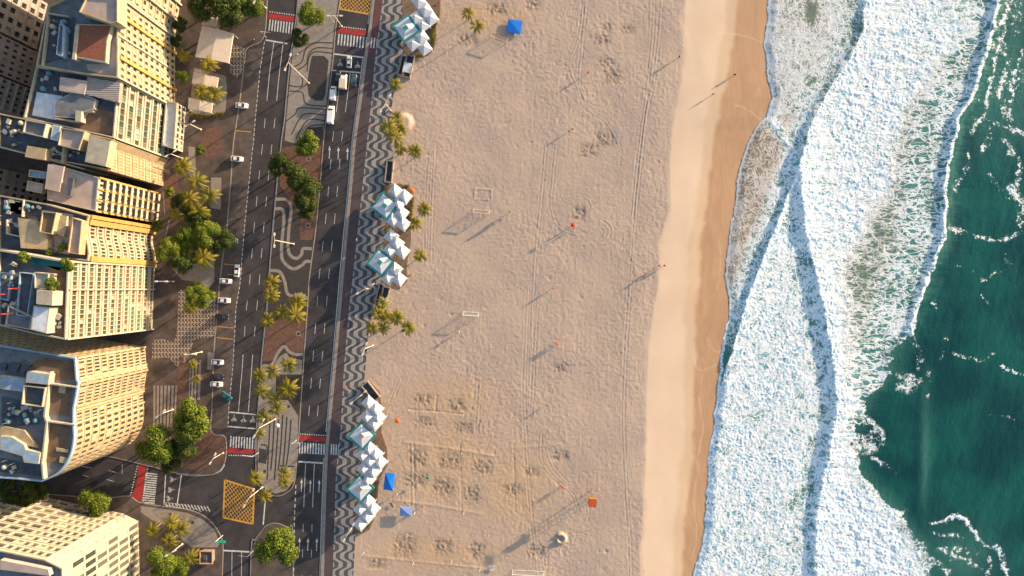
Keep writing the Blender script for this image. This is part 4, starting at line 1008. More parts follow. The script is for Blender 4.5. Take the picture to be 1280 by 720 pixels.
# --- B7 peach block with curved corner
f7 = [(96,447),(98,474),(100,478),(94,512),(94,530)]
cur = smoothline([(94,530),(95,545),(93,560),(88,574),(80,586),(70,594),(54,601)], 2)
P7 = [(-90,413),(0,431)]+f7+cur[1:]+[(25,598),(-90,590)]
b = Bld('apartment_block', 'large peach coloured block with a rounded street corner and angular white rimmed roof', P7, 37.5, m_tan, m_roofg)
b.parm = m_blueroof
n7 = len(P7)
b.facade(0, 10, 8, .4, .5, .3); b.facade(1, 10, 11, .5, .66, .15, sill=.14); b.facade(2, 10, 6, .58, .70, .15, sill=.12); b.facade(4, 10, 8, .55, .70, .15, sill=.12); b.facade(5, 10, 4, .58, .7, .15, sill=.12)
ci = list(range(6, 6+len(cur)-1))
for i in ci: b.facade(i, 10, 1 if i < n7-3 else 2, .5, .62, .15, sill=.15)
for k in range(1, 11): b.ledge(list(range(1, 6+len(cur))), 3.75*k-.45, .22, .2, name='cornice', m=m_cream)
b.fin(2, [0.02, .98], .35, .6, 0, 37.4, m=m_cream); b.fin(4, [.1, .9], .4, .6, 0, 37.4, m=m_tan); b.fin(5, [.05, .95], .4, .6, 0, 37.4, m=m_cream)
b.patch([(50,446),(94,452),(94,474),(66,476),(66,463),(34,461)], m_roofb); b.patch([(64,481),(91,484),(86,520),(58,516)], m_roofb); b.patch([(60,528),(88,532),(86,560),(80,582),(56,576),(54,556)], m_roofb)
b.block([(34,464),(62,468),(60,481),(32,478)], 2.5, m_whitew, 'penthouse', roofm=m_blueroof); b.block([(0,469),(32,473),(30,490),(0,486)], 1.5, m_whitew, 'penthouse', roofm=m_blueroof)
b.block([(33,481),(60,484),(56,508),(30,505)], 1.2, m_whitew, 'plant_room', roofm=m_roofd, par=1.2); b.wallline([(62,466),(55,520),(58,528),(52,578),(54,600)], 1.6, .5, m_whitew)
b.wallline([(62,480),(95,484)], 1.4, .4, m_whitew); b.wallline([(58,527),(92,531)], 1.4, .4, m_whitew)
b.block([(0,545),(14,546),(30,556),(32,562),(50,566),(48,580),(30,578),(28,570),(0,562)], 2.0, m_whitew, 'penthouse', roofm=m_blueroof); b.block([(0,532),(30,538),(48,560),(30,556),(14,548),(0,544)], 1, m_tan, 'plant_room')
b.patch([(0,572),(50,582),(52,596),(0,590)], m_roofd); b.patch([(2,495),(28,500),(50,530),(2,535)], m_roofd); b.clutter((4,500,48,530), 12); b.clutter((30,508,54,516), 5); b.clutter((2,574,44,590), 4)
b.block([(74,482),(82,483),(81,492),(73,491)], .6, m_cream, 'skylight'); b.block([(75,571),(85,573),(83,580),(74,578)], .6, m_cream, 'skylight'); b.block([(70,560),(85,562),(85,566),(70,564)], .5, m_cream, 'skylight')
b.patch([(0,437),(46,443),(40,458),(0,455)], m_roofg); b.block([(14,453),(25,455),(20,466),(8,464)], .8, m_roofd, 'skylight'); b.block([(0,454),(8,455),(6,463),(0,463)], .8, m_roofd, 'skylight'); b.block([(28,456),(36,457),(30,467),(24,466)], .8, m_roofd, 'skylight')
b.finish()
# --- B8 pale corner block at the bottom
b = Bld('apartment_block', 'pale corner block at the bottom left with grid balconies and tall white fins', [(-90,667),(0,686),(58,698),(80,709),(84,860),(-90,850)], 39.6, m_whitew, m_roofg)
b.facade(0, 10, 5, .84, .66, .5, glass=m_glass, sill=.15); b.facade(1, 10, 6, .8, .60, .5, glass=m_glass, sill=.15); b.facade(2, 10, 2, .12, .2, .15, sill=.4); b.facade(3, 6, 14, .62, .88, .2, sill=.06, zt=36)
b.fin(3, [i/14 for i in range(0, 15, 1)], .15, .3, 0, 37.5, m=m_whitew, name='fin')
for k in range(1, 11): b.ledge([0, 1, 2], 3.96*k-.56, .25, .35, name='balcony', m=m_whitew)
b.block([(0,700),(60,712),(62,720),(0,712)], 2.2, m_grey, 'penthouse', roofm=m_roofp); b.clutter((4,714,70,760), 6)
b.finish()
# --- second row, east fronts in shade
def wbase(pts): return [W(x, y) for x, y in pts]
def back(label, pts, h, wall, fl, bays, **kw):
    b = Bld('apartment_block', label, wbase(pts), h, wall, m_roofg, pxpts=False, group='second row of apartment blocks'); return b
b = back('shaded grey block with paired windows in the top left corner', [(-70,-30),(60,5),(46,62),(-80,30)], 36, m_grey, 9, 6); b.facade(1, 9, 5, .5, .55, .25); b.facade(2, 9, 10, .45, .5, .25)
for k in range(1, 10): b.ledge([1, 2], 4*k-.5, .2, .25, name='cornice')
b.finish()
b = back('shaded pink grey block with square windows behind the terracotta roof', [(-80,32),(56,70),(46,112),(-84,84)], 34, m_pink, 9, 6); b.facade(1, 9, 6, .4, .5, .25); b.facade(0, 9, 10, .4, .5, .25); b.finish()
b = back('shaded block with small slot windows west of the banded block', [(-84,86),(50,116),(40,150),(-90,135)], 33, m_grey, 9, 6); b.facade(1, 9, 5, .4, .4, .25)
for k in range(1, 10): b.ledge([1, 2], 3.66*k-.5, .6, .5, name='balcony')
b.finish()
b = back('shaded pinkish block with a few windows behind the pink roofed block', [(-90,205),(66,226),(60,256),(-90,240)], 33, m_pink, 9, 4); b.facade(1, 9, 4, .5, .5, .25); b.facade(0, 9, 9, .4, .45, .25); b.finish()
#==SPLIT==
# ================================================================== VEGETATION
def leafmat(name, c1, c2, trans=0.25):
    m = bpy.data.materials.new(name); m.use_nodes = True; nb = NB(m); bs = m.node_tree.nodes['Principled BSDF']
    tc = nb.n('ShaderNodeTexCoord'); nz = nb.n('ShaderNodeTexNoise', Scale=0.9, Detail=3.0); nb.l(tc.outputs['Object'], nz.inputs['Vector'])
    oi = nb.n('ShaderNodeObjectInfo')
    f = nb.math('ADD', nb.smooth(nz.outputs['Fac'], 0.35, 0.65), nb.math('MULTIPLY', nb.math('SUBTRACT', oi.outputs['Random'], 0.5), 0.5), clamp=True)
    c = nb.mix(f, c1, c2); nb.l(c, bs.inputs['Base Color']); bs.inputs['Roughness'].default_value = 0.6; bs.inputs['Specular IOR Level'].default_value = 0.25
    tr = nb.n('ShaderNodeBsdfTranslucent'); nb.l(c, tr.inputs['Color']); ms = nb.n('ShaderNodeMixShader'); ms.inputs[0].default_value = trans
    out = m.node_tree.nodes['Material Output']; nb.l(bs.outputs[0], ms.inputs[1]); nb.l(tr.outputs[0], ms.inputs[2]); nb.l(ms.outputs[0], out.inputs['Surface']); return m
m_leaf = leafmat('broad_leaves', (0.08,0.13,0.014), (0.19,0.225,0.02))
m_leafd = leafmat('dark_leaves', (0.035,0.06,0.012), (0.085,0.11,0.015))
m_frond = leafmat('palm_fronds', (0.15,0.15,0.014), (0.28,0.22,0.02), .3)
m_bark = mat('bark', (0.12,0.09,0.065), 0.9, noise=0.3, nscale=3)
m_pbark = mat('palm_bark', (0.20,0.16,0.12), 0.9, noise=0.3, nscale=3)
def make_palm(seed, hgt):
    r = random.Random(seed); root = empty('palm_tree', (0, 0, 0))
    lean = (r.uniform(-.5, .5), r.uniform(-.5, .5)); mb = MB()
    pts = [(lean[0]*(k/8)**2, lean[1]*(k/8)**2, hgt*k/8) for k in range(9)]
    mb.tube(pts, [.24]+[.17-.006*k for k in range(8)], 8); mb.build('trunk', m_pbark, root, True)
    cr = MB(); top = Vector(pts[-1])
    nf = r.randint(12, 15)
    for i in range(nf):
        a = 2*math.pi*i/nf*1.0+r.uniform(-.2, .2); up = r.choice([.75, .4, .15, .9]) + r.uniform(-.1, .1); L = r.uniform(3.0, 4.1)
        P = []; N = 9
        for k in range(N+1):
            t = k/N; rad = L*t*(1-.12*t*t)*math.cos(up*0.6*(1-t)); z = L*(up*t-(.55+up*.55)*t*t)*.75
            P.append(top+Vector((math.cos(a)*rad, math.sin(a)*rad, z)))
        side = Vector((-math.sin(a), math.cos(a), 0))
        for k in range(N):
            p, q = P[k], P[k+1]; dvec = (q-p)
            w = .66*math.sin(math.pi*min(1, (k+.8)/(N+.3)))+.10
            for sgn in (-1, 1):
                for h in (0, .5):
                    b0 = p+dvec*h; wd = w*r.uniform(.75, 1.1)
                    tip = b0+side*sgn*wd+dvec*1.1+Vector((0, 0, -.22*wd-.03))
                    cr.add([b0, b0+dvec*.6, tip], [(0, 1, 2)] if sgn > 0 else [(0, 2, 1)])
            cr.add([p-side*.04, p+side*.04, q+side*.03, q-side*.03], [(0, 1, 2, 3)])
    cr.build('crown', m_frond, root)
    nut = MB()
    for i in range(6):
        a = i*1.05; c = top+Vector((math.cos(a)*.26, math.sin(a)*.26, -.25)); nut.tube([c+Vector((0, 0, .16)), c, c-Vector((0, 0, .16))], [.05, .14, .05], 6)
    nut.build('coconuts', m_bark, root)
    return root
def make_tree(seed, rad, hgt, leaf):
    r = random.Random(seed); root = empty('broadleaf_tree', (0, 0, 0)); mb = MB()
    th = hgt-rad*.75; mb.tube([(0,0,0),(.1,.05,th*.5),(.05,0,th)], [.38, .28, .24], 8)
    lobes = []
    for i in range(15):
        a = r.uniform(0, 6.28); q = rad*math.sqrt(r.uniform(.02, .62)); z = hgt-rad*.62+rad*.42*(1-(q/rad)**2)*r.uniform(.3, 1.25)
        c = Vector((math.cos(a)*q, math.sin(a)*q, z)); lobes.append((c, rad*r.uniform(.26, .44)))
        if i < 8: mb.tube([(0.05, 0, th*.8), tuple(c*.55+Vector((0,0,th*.42))), tuple(c)], [.15, .09, .03], 5)
    mb.build('trunk', m_bark, root, True)
    cr = MB()
    for c, R_ in lobes:
        for k in range(int(420*(R_/1.6)**2)+160):
            d_ = Vector((r.gauss(0, 1), r.gauss(0, 1), r.gauss(0, 1)*.9+.35)).normalized(); p = c+d_*R_*(r.uniform(.45, 1.12))
            p.z = c.z+(p.z-c.z)*.75
            n = (d_+Vector((r.uniform(-.8, .8), r.uniform(-.8, .8), r.uniform(-.5, .8)))).normalized()
            u = n.orthogonal().normalized(); u.rotate(Matrix.Rotation(r.uniform(0, 6.28), 3, n)); v = n.cross(u); s = r.uniform(.16, .34)
            cr.add([p-u*s, p+v*s*.55, p+u*s, p-v*s*.55], [(0, 1, 2, 3)])
    cr.build('crown', leaf, root); return root
palms0 = [make_palm(i, h) for i, h in enumerate((6.5, 7.2, 5.6, 6.0, 7.8))]
trees0 = {}
for key, (rad, h, lf) in {'L1':(5.2,9,m_leaf),'L2':(5.0,8.5,m_leaf),'D1':(5.0,8.5,m_leafd),'D2':(4.6,8,m_leafd),'S1':(2.2,4.5,m_leaf)}.items():
    trees0[key] = (make_tree(hash(key) % 1000 if False else sum(map(ord, key)), rad, h, lf), rad, h)
used = set()
def put_palm(px, py, label, group, k=None, sc_=1.0):
    k = random.randrange(5) if k is None else k; src = palms0[k]; hh = (6.5, 7.2, 5.6, 6.0, 7.8)[k]*sc_
    o = src if id(src) not in used else copy_tree(src); used.add(id(src))
    x, y = W(px, py, hh); o.location = (x, y, 0.1); o.rotation_euler = (0, 0, random.uniform(0, 6.28)); o.scale = (sc_,)*3
    tag(o, label, 'palm tree', group); return o
def put_tree(px, py, rpx, key, label, group, z0=0.1, name=None):
    src, rad, h = trees0[key]; s = rpx*S/rad*.97
    o = src if id(src) not in used else copy_tree(src); used.add(id(src))
    x, y = W(px, py, z0+h*s*.8); o.location = (x, y, z0); o.rotation_euler = (0, 0, random.uniform(0, 6.28)); o.scale = (s, s, s)
    if name: o.name = name
    tag(o, label, 'tree', group); return o
def palmgroup(pts, place, group, sc_=1.0):
    pts = sorted(pts, key=lambda p: p[1])
    for i, p in enumerate(pts):
        lab = f'coconut palm {place}, {ORD[i]} from the top' if len(pts) > 1 else f'lone coconut palm {place}'
        put_palm(p[0], p[1], lab, group, sc_=p[2] if len(p) > 2 else sc_)
palmgroup([(226,209,1.15),(246,229,1.2),(260,244,1.1),(234,247,1.15),(247,262,1.1),(220,266,.9),(250,276,1.0),(252,321,1.3),(231,316,1.0)], 'in the dense garden under the pink roofed block', 'palms in the apartment side garden')
palmgroup([(259,82),(250,115,1.0),(267,120,1.1),(229,71,.8)], 'around the three white garden marquees', 'palms around the marquees', 1.0)
palmgroup([(237,383)], 'beside the bright tree on the zigzag paving', 'garden palms')
palmgroup([(241,456,.6),(246,474,.55)], 'on the striped paving west of the parked cars, small', 'small garden palms')
palmgroup([(215,655),(228,663),(190,662),(210,677),(236,697)], 'by the bottom left street corner', 'palms on the street corner')
palmgroup([(340,352),(340,370),(372,379,1.05),(350,392,.95),(369,396,1.15),(334,402)], 'in the upper palm cluster of the median', 'palms on the median', .95)
palmgroup([(362,455),(342,464,.9),(324,471),(360,485,1.2),(325,489),(343,500,.9),(345,512,.9),(330,520)], 'in the lower palm cluster of the median', 'palms on the median', .95)
palmgroup([(325,543,.7),(355,590,.85),(355,605,.8),(319,600,.95),(331,622,.9)], 'near the rounded south tip of the median', 'palms on the median', .9)
palmgroup([(585,18),(596,31)], 'standing alone on the sand near the top', 'palms on the sand', .85)
palmgroup([(495,105,.8),(496,145),(486,160,1.05),(501,160),(494,173,.95),(500,187),(519,190,.9)], 'by the sand mound beside the promenade', 'palms along the promenade', .85)
palmgroup([(529,262,.9),(519,278,.8),(524,320,.85)], 'east of the middle kiosk cluster', 'palms along the promenade', .85)
palmgroup([(477,381),(472,393),(484,396),(495,398,.95),(481,408),(465,411),(510,408,.9)], 'in the clump below the middle kiosks', 'palms along the promenade', .85)
T = [(255,4,20,'D1','dark green broadleaf tree left of the pair above the large marquee'),(284,10,23,'D2','large dark green broadleaf tree touching the top of the big marquee'),(311,8,17,'L1','broadleaf tree beside the top left zebra crossing'),
 (389,18,18,'L2','round broadleaf tree at the top of the median'),(373,46,12,'D1','small dark tree on the median edge beside the top left crossing'),(383,178,17,'L1','round broadleaf tree below the curved median stripes'),
 (354,207,17,'D1','dark broadleaf tree at the upper left of the median tree row'),(369,221,17,'D2','dark broadleaf tree second in the median tree row'),(380,240,20,'D1','largest dark broadleaf tree of the median tree row'),(384,259,15,'D2','dark broadleaf tree at the lower end of the median tree row'),
 (194,556,26,'L2','big broadleaf tree at the corner of the side street'),(235,525,27,'L1','big broadleaf tree north of the corner crossing'),(228,560,18,'D2','dark broadleaf tree filling in behind the corner trees'),(214,580,13,'D1','small dark tree nearest the side street crossing'),
 (344,685,27,'L2','large round bright green tree alone on the lower median'),(15,618,24,'D1','dark street tree in the side street at the left edge'),(42,614,16,'D2','dark street tree second from the left edge in the side street'),(116,628,20,'L2','street tree beside the pale corner block'),
 (250,370,18,'L1','bright broadleaf tree beside the zigzag paving'),(257,293,18,'L2','bright broadleaf tree at the east of the garden'),(278,303,15,'D1','dark tree leaning over the parked car lane'),(233,298,17,'L1','broadleaf tree in the middle of the dense garden'),
 (210,312,18,'L2','broadleaf tree beside the wave fronted block'),(228,326,16,'D2','dark tree at the bottom of the dense garden'),(246,272,16,'D2','dark tree under the garden palms'),(228,255,14,'D1','dark tree under the upper garden palms'),(224,30,10,'D2','small dark tree behind the large marquee'),(228,95,9,'L2','small tree at the foot of the terracotta roofed block'),
 (200,703,20,'L2','broadleaf tree at the bottom left beside the pale block'),(221,708,14,'L1','broadleaf tree at the bottom edge left of the ticket shelter'),(250,187,6,'S1','small round bush on the red paving'),(212,240,6,'S1','small bush at the foot of the pink roofed block'),(197,282,7,'S1','small bush at the foot of the yellow wave fronted block'),(245,357,7,'D1','small dark tree touching the light garden path'),(220,50,8,'D1','small dark tree tight against the ornate cream block')]
for a in T: put_tree(*a, group='street and garden trees')
for a, z in (((29,322,6,'S1','potted shrub at the left end of the rooftop pool'),46),((64,356,7,'S1','round shrub on the hotel roof below the pool'),46),((84,331,7,'S1','leafy shrub at the right end of the rooftop pool'),46),((78,309,5,'S1','shrub on the roof terrace of the wave fronted block'),37.3),((62,315,4,'S1','small yellowish shrub on the wave fronted block roof rim'),37.3)):
    o = put_tree(*a, group='rooftop shrubs', z0=z-.0, name='roof_shrub')
# planting strips by kiosks
def hedge(pts, label):
    mb = MB(); r = random.Random(3)
    P = pxline(pts)
    for a, b in zip(P[:-1], P[1:]):
        l = math.hypot(b[0]-a[0], b[1]-a[1])
        for k in range(int(l*70)):
            t = r.random(); c = Vector((a[0]*(1-t)+b[0]*t+r.gauss(0, .3), a[1]*(1-t)+b[1]*t+r.gauss(0, .3), .15+r.uniform(0, .7)))
            u = Vector((r.uniform(-1, 1), r.uniform(-1, 1), r.uniform(-.4, .8))).normalized()*.2; v = u.orthogonal().normalized()*.12
            mb.add([c-u, c+v, c+u, c-v], [(0, 1, 2, 3)])
    tag(mb.build('hedge', m_frond), label, 'hedge', 'hedges round the kiosk decks')
hedge([(548,18),(544,32),(541,44),(542,58)], 'yellow green hedge on the sand side of the top kiosk deck')
hedge([(530,70),(520,71)], 'short hedge below the top kiosk deck'); hedge([(516,250),(514,270),(512,285)], 'hedge on the sand side of the middle kiosk deck')
hedge([(483,233),(484,240)], 'low shrub strip left of the middle kiosk canopies'); hedge([(482,285),(483,292)], 'low shrub strip at the waist of the middle kiosks'); hedge([(448,662),(458,658),(462,655)], 'low hedge under the lowest kiosk canopy')
hedge([(505,233),(512,233)], 'golden shrubs above the middle kiosk canopies')
hedge([(236,143),(258,146),(281,142)], 'clipped hedge below the lowest garden marquee')
#==SPLIT==
# ================================================================== KIOSKS AND CANOPIES
m_can = mat('white_canopy_fabric', (0.55,0.57,0.62), 0.7, noise=0.14, nscale=0.9)
m_teal = mat('teal_trim', (0.025,0.22,0.22), 0.6, noise=0.1)
m_cap = mat('tan_roof_cap', (0.26,0.21,0.15), 0.7, noise=0.2)
m_post = mat('white_painted_steel', (0.62,0.62,0.62), 0.4, noise=0.05)
m_blue = mat('blue_canopy_fabric', (0.006,0.16,0.62), 0.6, noise=0.08)
m_lblue = mat('pale_blue_canopy_fabric', (0.20,0.30,0.62), 0.6, noise=0.2, nscale=1)
m_wood = mat('brown_timber', (0.25,0.13,0.07), 0.8, noise=0.25, nscale=2)
m_orange = mat('orange_paint', (0.72,0.13,0.03), 0.6, noise=0.1)
def pyramid_mb(hs, z0, z1, seg=6, sag=.75):
    mb = MB()
    for q in range(4):
        a0 = math.pi/4+q*math.pi/2; a1 = a0+math.pi/2
        A = Vector((math.cos(a0), math.sin(a0), 0))*hs*math.sqrt(2); B = Vector((math.cos(a1), math.sin(a1), 0))*hs*math.sqrt(2)
        prev = None
        for k in range(seg+1):
            t = k/seg; zz = z0+(z1-z0)*(1-t)**(1/sag) if k else z1
            a = A*max(t, .03)+Vector((0, 0, zz)); b = B*max(t, .03)+Vector((0, 0, zz))
            if prev: mb.quad(prev[0], a, b, prev[1])
            prev = (a, b)
        mb.quad(prev[0], prev[0]-Vector((0, 0, .22)), prev[1]-Vector((0, 0, .22)), prev[1])
    return mb
def make_canopy():
    root = empty('kiosk_canopy', (0, 0, 0)); pyramid_mb(2.0, 2.7, 5.0).build('canopy', m_can, root)
    for sx in (-1, 1):
        for sy in (-1, 1):
            mb = MB(); mb.tube([(sx*1.75, sy*1.75, 0), (sx*1.75, sy*1.75, 2.75)], .06, 8); mb.build('pole', m_post, root)
    mb = MB(); mb.tube([(0, 0, 4.9), (0, 0, 5.3)], [.12, .02], 8); mb.build('finial', m_post, root); return root
def make_kiosk(cap):
    root = empty('beach_kiosk', (0, 0, 0)); hs = 2.9
    mb = MB()
    for q in range(4):
        mb.obox((math.cos(q*math.pi/2)*(hs+.35), math.sin(q*math.pi/2)*(hs+.35)), (-math.sin(q*math.pi/2), math.cos(q*math.pi/2)), hs+(.7 if q % 2 else 0), .35, 3.0, 3.35)
    mb.build('roof_trim', m_teal, root)
    mb = MB()
    for q in range(4):
        a0 = math.pi/4+q*math.pi/2; A = Vector((math.cos(a0), math.sin(a0), 0))*math.sqrt(2); B = Vector((math.cos(a0+math.pi/2), math.sin(a0+math.pi/2), 0))*math.sqrt(2)
        z = Vector((0, 0, 1)); mb.quad(A*.75+z*3.9, A*hs+z*3.36, B*hs+z*3.36, B*.75+z*3.9)
    mb.build('roof', m_can, root)
    mb = MB(); mb.box(-.72, -.72, 3.8, .72, .72, 4.1); mb.build('roof_cap', cap, root)
    mb = MB(); mb.box(-1.7, -1.7, 0, 1.7, 1.7, 3.3); mb.build('body', m_post, root)
    mb = MB(); mb.box(-1.95, -1.2, 1.0, -1.72, 1.2, 1.1); mb.box(1.72, -1.2, 1.0, 2.0, 1.2, 1.1); mb.build('counter', m_wood, root)
    for sx in (-1, 1):
        for sy in (-1, 1):
            mb = MB(); mb.tube([(sx*2.8, sy*2.8, 0), (sx*2.8, sy*2.8, 3.02)], .07, 8); mb.build('pole', m_post, root)
    return root
can0 = make_canopy(); kio = {'t': make_kiosk(m_teal), 'c': make_kiosk(m_cap)}; ku = set()
CL = {'top kiosk cluster': (R(35), [(524,2),(532,12.5),(519.5,22.5),(539,23),(528.5,31),(527,46.5),(516.5,54.5),(531,60)], [(507.5,35.5,'t')]),
 'middle kiosk cluster': (R(-38), [(494,239),(506,246),(498,254.5),(502,266.5),(491,274.5),(504,280),(489,295.5),(496,304.5),(503,314.5),(487,313.5),(494,337),(485,347.5),(499,349)], [(481,257.5,'t'),(475,328,'t')]),
 'bottom kiosk cluster': (R(-42), [(461,504),(470,511.5),(459,521),(468,530),(473,522),(462,561),(453.5,569),(470,568),(463,577),(475,578),(455,586.5),(467,589.5),(460,600),(460,627),(451,637),(466,636),(459,646),(450.5,655)], [(452,545,'c'),(450,611,'c')])}
for nm, (ang, pts, ks) in CL.items():
    pts = sorted(pts, key=lambda p: p[1])
    for i, (x, y) in enumerate(pts):
        o = can0 if 'c0' not in ku else copy_tree(can0); ku.add('c0'); X, Y = W(x, y, 3); o.location = (X, Y, .125+.012*(i % 3)); o.rotation_euler = (0, 0, ang)
        tag(o, f'white pyramid canopy of the {nm}, {ORD[i]} from the top', 'canopy', 'white kiosk canopies')
    for i, (x, y, c) in enumerate(ks):
        o = kio[c] if c not in ku else copy_tree(kio[c]); ku.add(c); X, Y = W(x, y, 3.4); o.location = (X, Y, .125); o.rotation_euler = (0, 0, ang)
        w = '' if len(ks) == 1 else ('upper ' if i == 0 else 'lower ')
        tag(o, f'{w}teal rimmed square kiosk roof in the {nm}', 'kiosk', 'teal rimmed beach kiosks')
def underground(c, ang, lx, ly, label, cover=None, covm=None):
    X, Y = W(*c); root = empty('underground_entrance', (X, Y, .12), ang); tag(root, label, 'stairwell', 'stairwells beside the kiosks')
    mb = MB()
    for x0, y0, x1, y1 in ((-lx, -ly, -lx+.35, ly), (lx-.35, -ly, lx, ly), (-lx+.35, ly-.35, lx-.35, ly), (-lx+.35, -ly, lx-.35, -ly+.35)): mb.box(x0, y0, -.1, x1, y1, 1.05)
    mb.build('wall', m_kerb, root); mb = MB(); mb.box(-lx+.36, -ly+.36, -.1, lx-.36, ly-.36, .01); mb.build('pit_shade_slab', m_roofd, root)  # dark slab at pavement level stands in for the shaded stairwell depth
    mb = MB(); n = 7
    for k in range(n): mb.box(-lx+.4, -ly+.4+k*.3, .012, lx-.4, -ly+.7+k*.3, .9-.12*k)
    mb.build('stairs', m_dark, root)
    if cover:
        mb = MB(); mb.box(-lx+.1, cover[0], 2.2, lx-.1, cover[1], 2.35)
        for sx in (-1, 1):
            for yy in cover: mb.tube([(sx*(lx-.3), yy, 1.0), (sx*(lx-.3), yy, 2.3)], .05, 6)
        mb.build('roof', m_can, root)

underground((503,83), R(-13), .9, 3.6, 'narrow dark stairwell left of the white roofed one below the top kiosks')
underground((511,84), R(-13), 1.5, 4.0, 'stairwell with a small white roof below the top kiosks', (-2.6, .8))
underground((487,215), R(-6), 1.3, 3.9, 'long open stairwell above the middle kiosks')
underground((474,370), R(-14), .9, 4.4, 'narrow dark stairwell left of the white roofed one below the middle kiosks')
underground((481,371), R(-14), 1.3, 3.6, 'stairwell with a small white roof below the middle kiosks', (-3.0, -.4))
underground((464,489), R(38), 1.5, 3.6, 'slanting open stairwell above the bottom kiosks')
# canopies on the sand
def gazebo(c, ang, hx, hy, m, label, z=2.2, rise=.7, name='beach_gazebo'):
    X, Y = W(c[0], c[1], z); root = empty(name, (X, Y, 0), ang); tag(root, label, 'gazebo')
    mb = MB(); pts = [(-hx,-hy,z),(hx,-hy,z),(hx,hy,z),(-hx,hy,z),(0,0,z+rise)]; mb.add(pts, [(0,1,4),(1,2,4),(2,3,4),(3,0,4)])
    mb.add([(x, y, z_) for x, y, z_ in pts[:4]]+[(x*1.005, y*1.005, z-.25) for x, y, _ in pts[:4]], [(0,4,5,1),(1,5,6,2),(2,6,7,3),(3,7,4,0)]); mb.build('canopy', m, root)
    for sx in (-1, 1):
        for sy in (-1, 1): mb = MB(); mb.tube([(sx*hx*.97, sy*hy*.97, -.1), (sx*hx*.97, sy*hy*.97, z)], .04, 6); mb.build('pole', m_post, root)
gazebo((643,33), R(-10), 2.5, 2.3, m_blue, 'bright blue square gazebo on the sand near the top', z=.7, rise=.25)
gazebo((486.5,602), R(-7), 1.7, 3.0, m_blue, 'bright blue oblong gazebo beside the bottom kiosks', z=1.5)
gazebo((507.5,639.5), R(-2), 2.1, 1.6, m_lblue, 'faded pale blue gazebo below the beach courts', z=1.3, rise=.4)
# garden marquees
def marquee(P, h, label, nrib=3):
    Q = [W(x, y, h) for x, y in P]; cx = sum(q[0] for q in Q)/4; cy = sum(q[1] for q in Q)/4; Q = [(q[0]-cx, q[1]-cy) for q in Q]
    if area(Q) < 0: Q = Q[::-1]
    root = empty('garden_marquee', (cx, cy, .12)); tag(root, label, 'marquee', 'white marquees in the garden')
    m01 = ((Q[0][0]+Q[1][0])/2, (Q[0][1]+Q[1][1])/2); m23 = ((Q[2][0]+Q[3][0])/2, (Q[2][1]+Q[3][1])/2)
    mb = MB(); mb.add([(*Q[0], h), (*Q[1], h), (*Q[2], h), (*Q[3], h), (*m01, h+.5), (*m23, h+.5)], [(0, 4, 5, 3), (4, 1, 2, 5), (0, 1, 4), (2, 3, 5)])
    for i in range(4):
        a, b = Q[i], Q[(i+1) % 4]; mb.quad((*a, h), (*a, h-.5), (*b, h-.5), (*b, h))
    mb.build('canopy', m_can2, root)
    for q in Q: mb = MB(); mb.tube([(q[0]*.97, q[1]*.97, 0), (q[0]*.97, q[1]*.97, h)], .07, 6); mb.build('pole', m_post, root)
m_can2 = mat('cream_canvas', (0.55,0.47,0.40), 0.8, noise=0.10, nscale=.8)
marquee([(253,32),(292,42),(286,79),(244,71)], 4.5, 'largest cream marquee beside the apartment block garden'); marquee([(254,14),(272,16),(270,34),(252,31)], 4.0, 'cream marquee half hidden under the big dark trees')
marquee([(242,90),(273,97),(271,110),(240,104)], 3.0, 'middle cream marquee between garden palms'); marquee([(236,122),(266,129),(264,141),(235,136)], 3.0, 'lowest cream marquee above the clipped hedge')
# shelter at the corner
X, Y = W(262, 693); root = empty('street_stand', (X, Y, .12)); tag(root, 'square newsstand with an orange rimmed roof at the bottom left corner', 'kiosk')
mb = MB(); mb.box(-1.9, -1.9, 0, 1.9, 1.9, 2.4); mb.build('body', m_metal, root)
mb = MB()
for x0, y0, x1, y1 in ((-2.3,-2.3,-1.95,2.3),(1.95,-2.3,2.3,2.3),(-1.95,1.95,1.95,2.3),(-1.95,-2.3,1.95,-1.95)): mb.box(x0, y0, 2.35, x1, y1, 2.75)
mb.build('roof_rim', mat('peach_paint', (.55,.27,.14), .6), root); mb = MB(); mb.box(-1.94,-1.94,2.41,1.94,1.94,2.5); mb.box(-1,-.8,2.5,.2,.5,2.9); mb.build('roof', m_roofd, root)
# lifeguard tower
X, Y = W(740, 627, 5); root = empty('lifeguard_tower', (X, Y, 0), R(-3)); tag(root, 'orange roofed lifeguard tower on tall stilts casting the longest beach shadow', 'lifeguard tower'); root.scale = (1, 1, 1.18)
for sx in (-1, 1):
    for sy in (-1, 1): mb = MB(); mb.tube([(sx*1.15, sy*1.15, -.2), (sx*1.0, sy*1.0, 3.6)], .1, 8); mb.build('leg', m_wood, root)
mb = MB(); mb.box(-1.25, -1.25, 3.5, 1.25, 1.25, 3.65); mb.build('platform', m_wood, root); mb = MB(); mb.box(-1.05, -1.05, 3.66, 1.05, .2, 4.6); mb.build('cabin', m_orange, root)
mb = MB(); mb.box(-1.35, -1.45, 5.4, 1.35, 1.35, 5.55); mb.box(-1.3,-1.3,4.6,-1.2,-1.2,5.4); mb.box(1.2,-1.3,4.6,1.3,-1.2,5.4); mb.box(-1.3,1.1,3.65,-1.2,1.2,5.4); mb.box(1.2,1.1,3.65,1.3,1.2,5.4); mb.build('roof', mat('dark_orange_sheet', (.48,.085,.03), .6), root)
mb = MB(); mb.box(-1.35, 1.36, 5.42, 1.35, 1.75, 5.58); mb.build('awning', mat('yellow_sheet', (.75,.36,.03), .6), root)
mb = MB(); mb.tube([(-.4, 2.6, -.1), (-.4, 1.2, 3.6)], .05, 6); mb.tube([(.4, 2.6, -.1), (.4, 1.2, 3.6)], .05, 6)
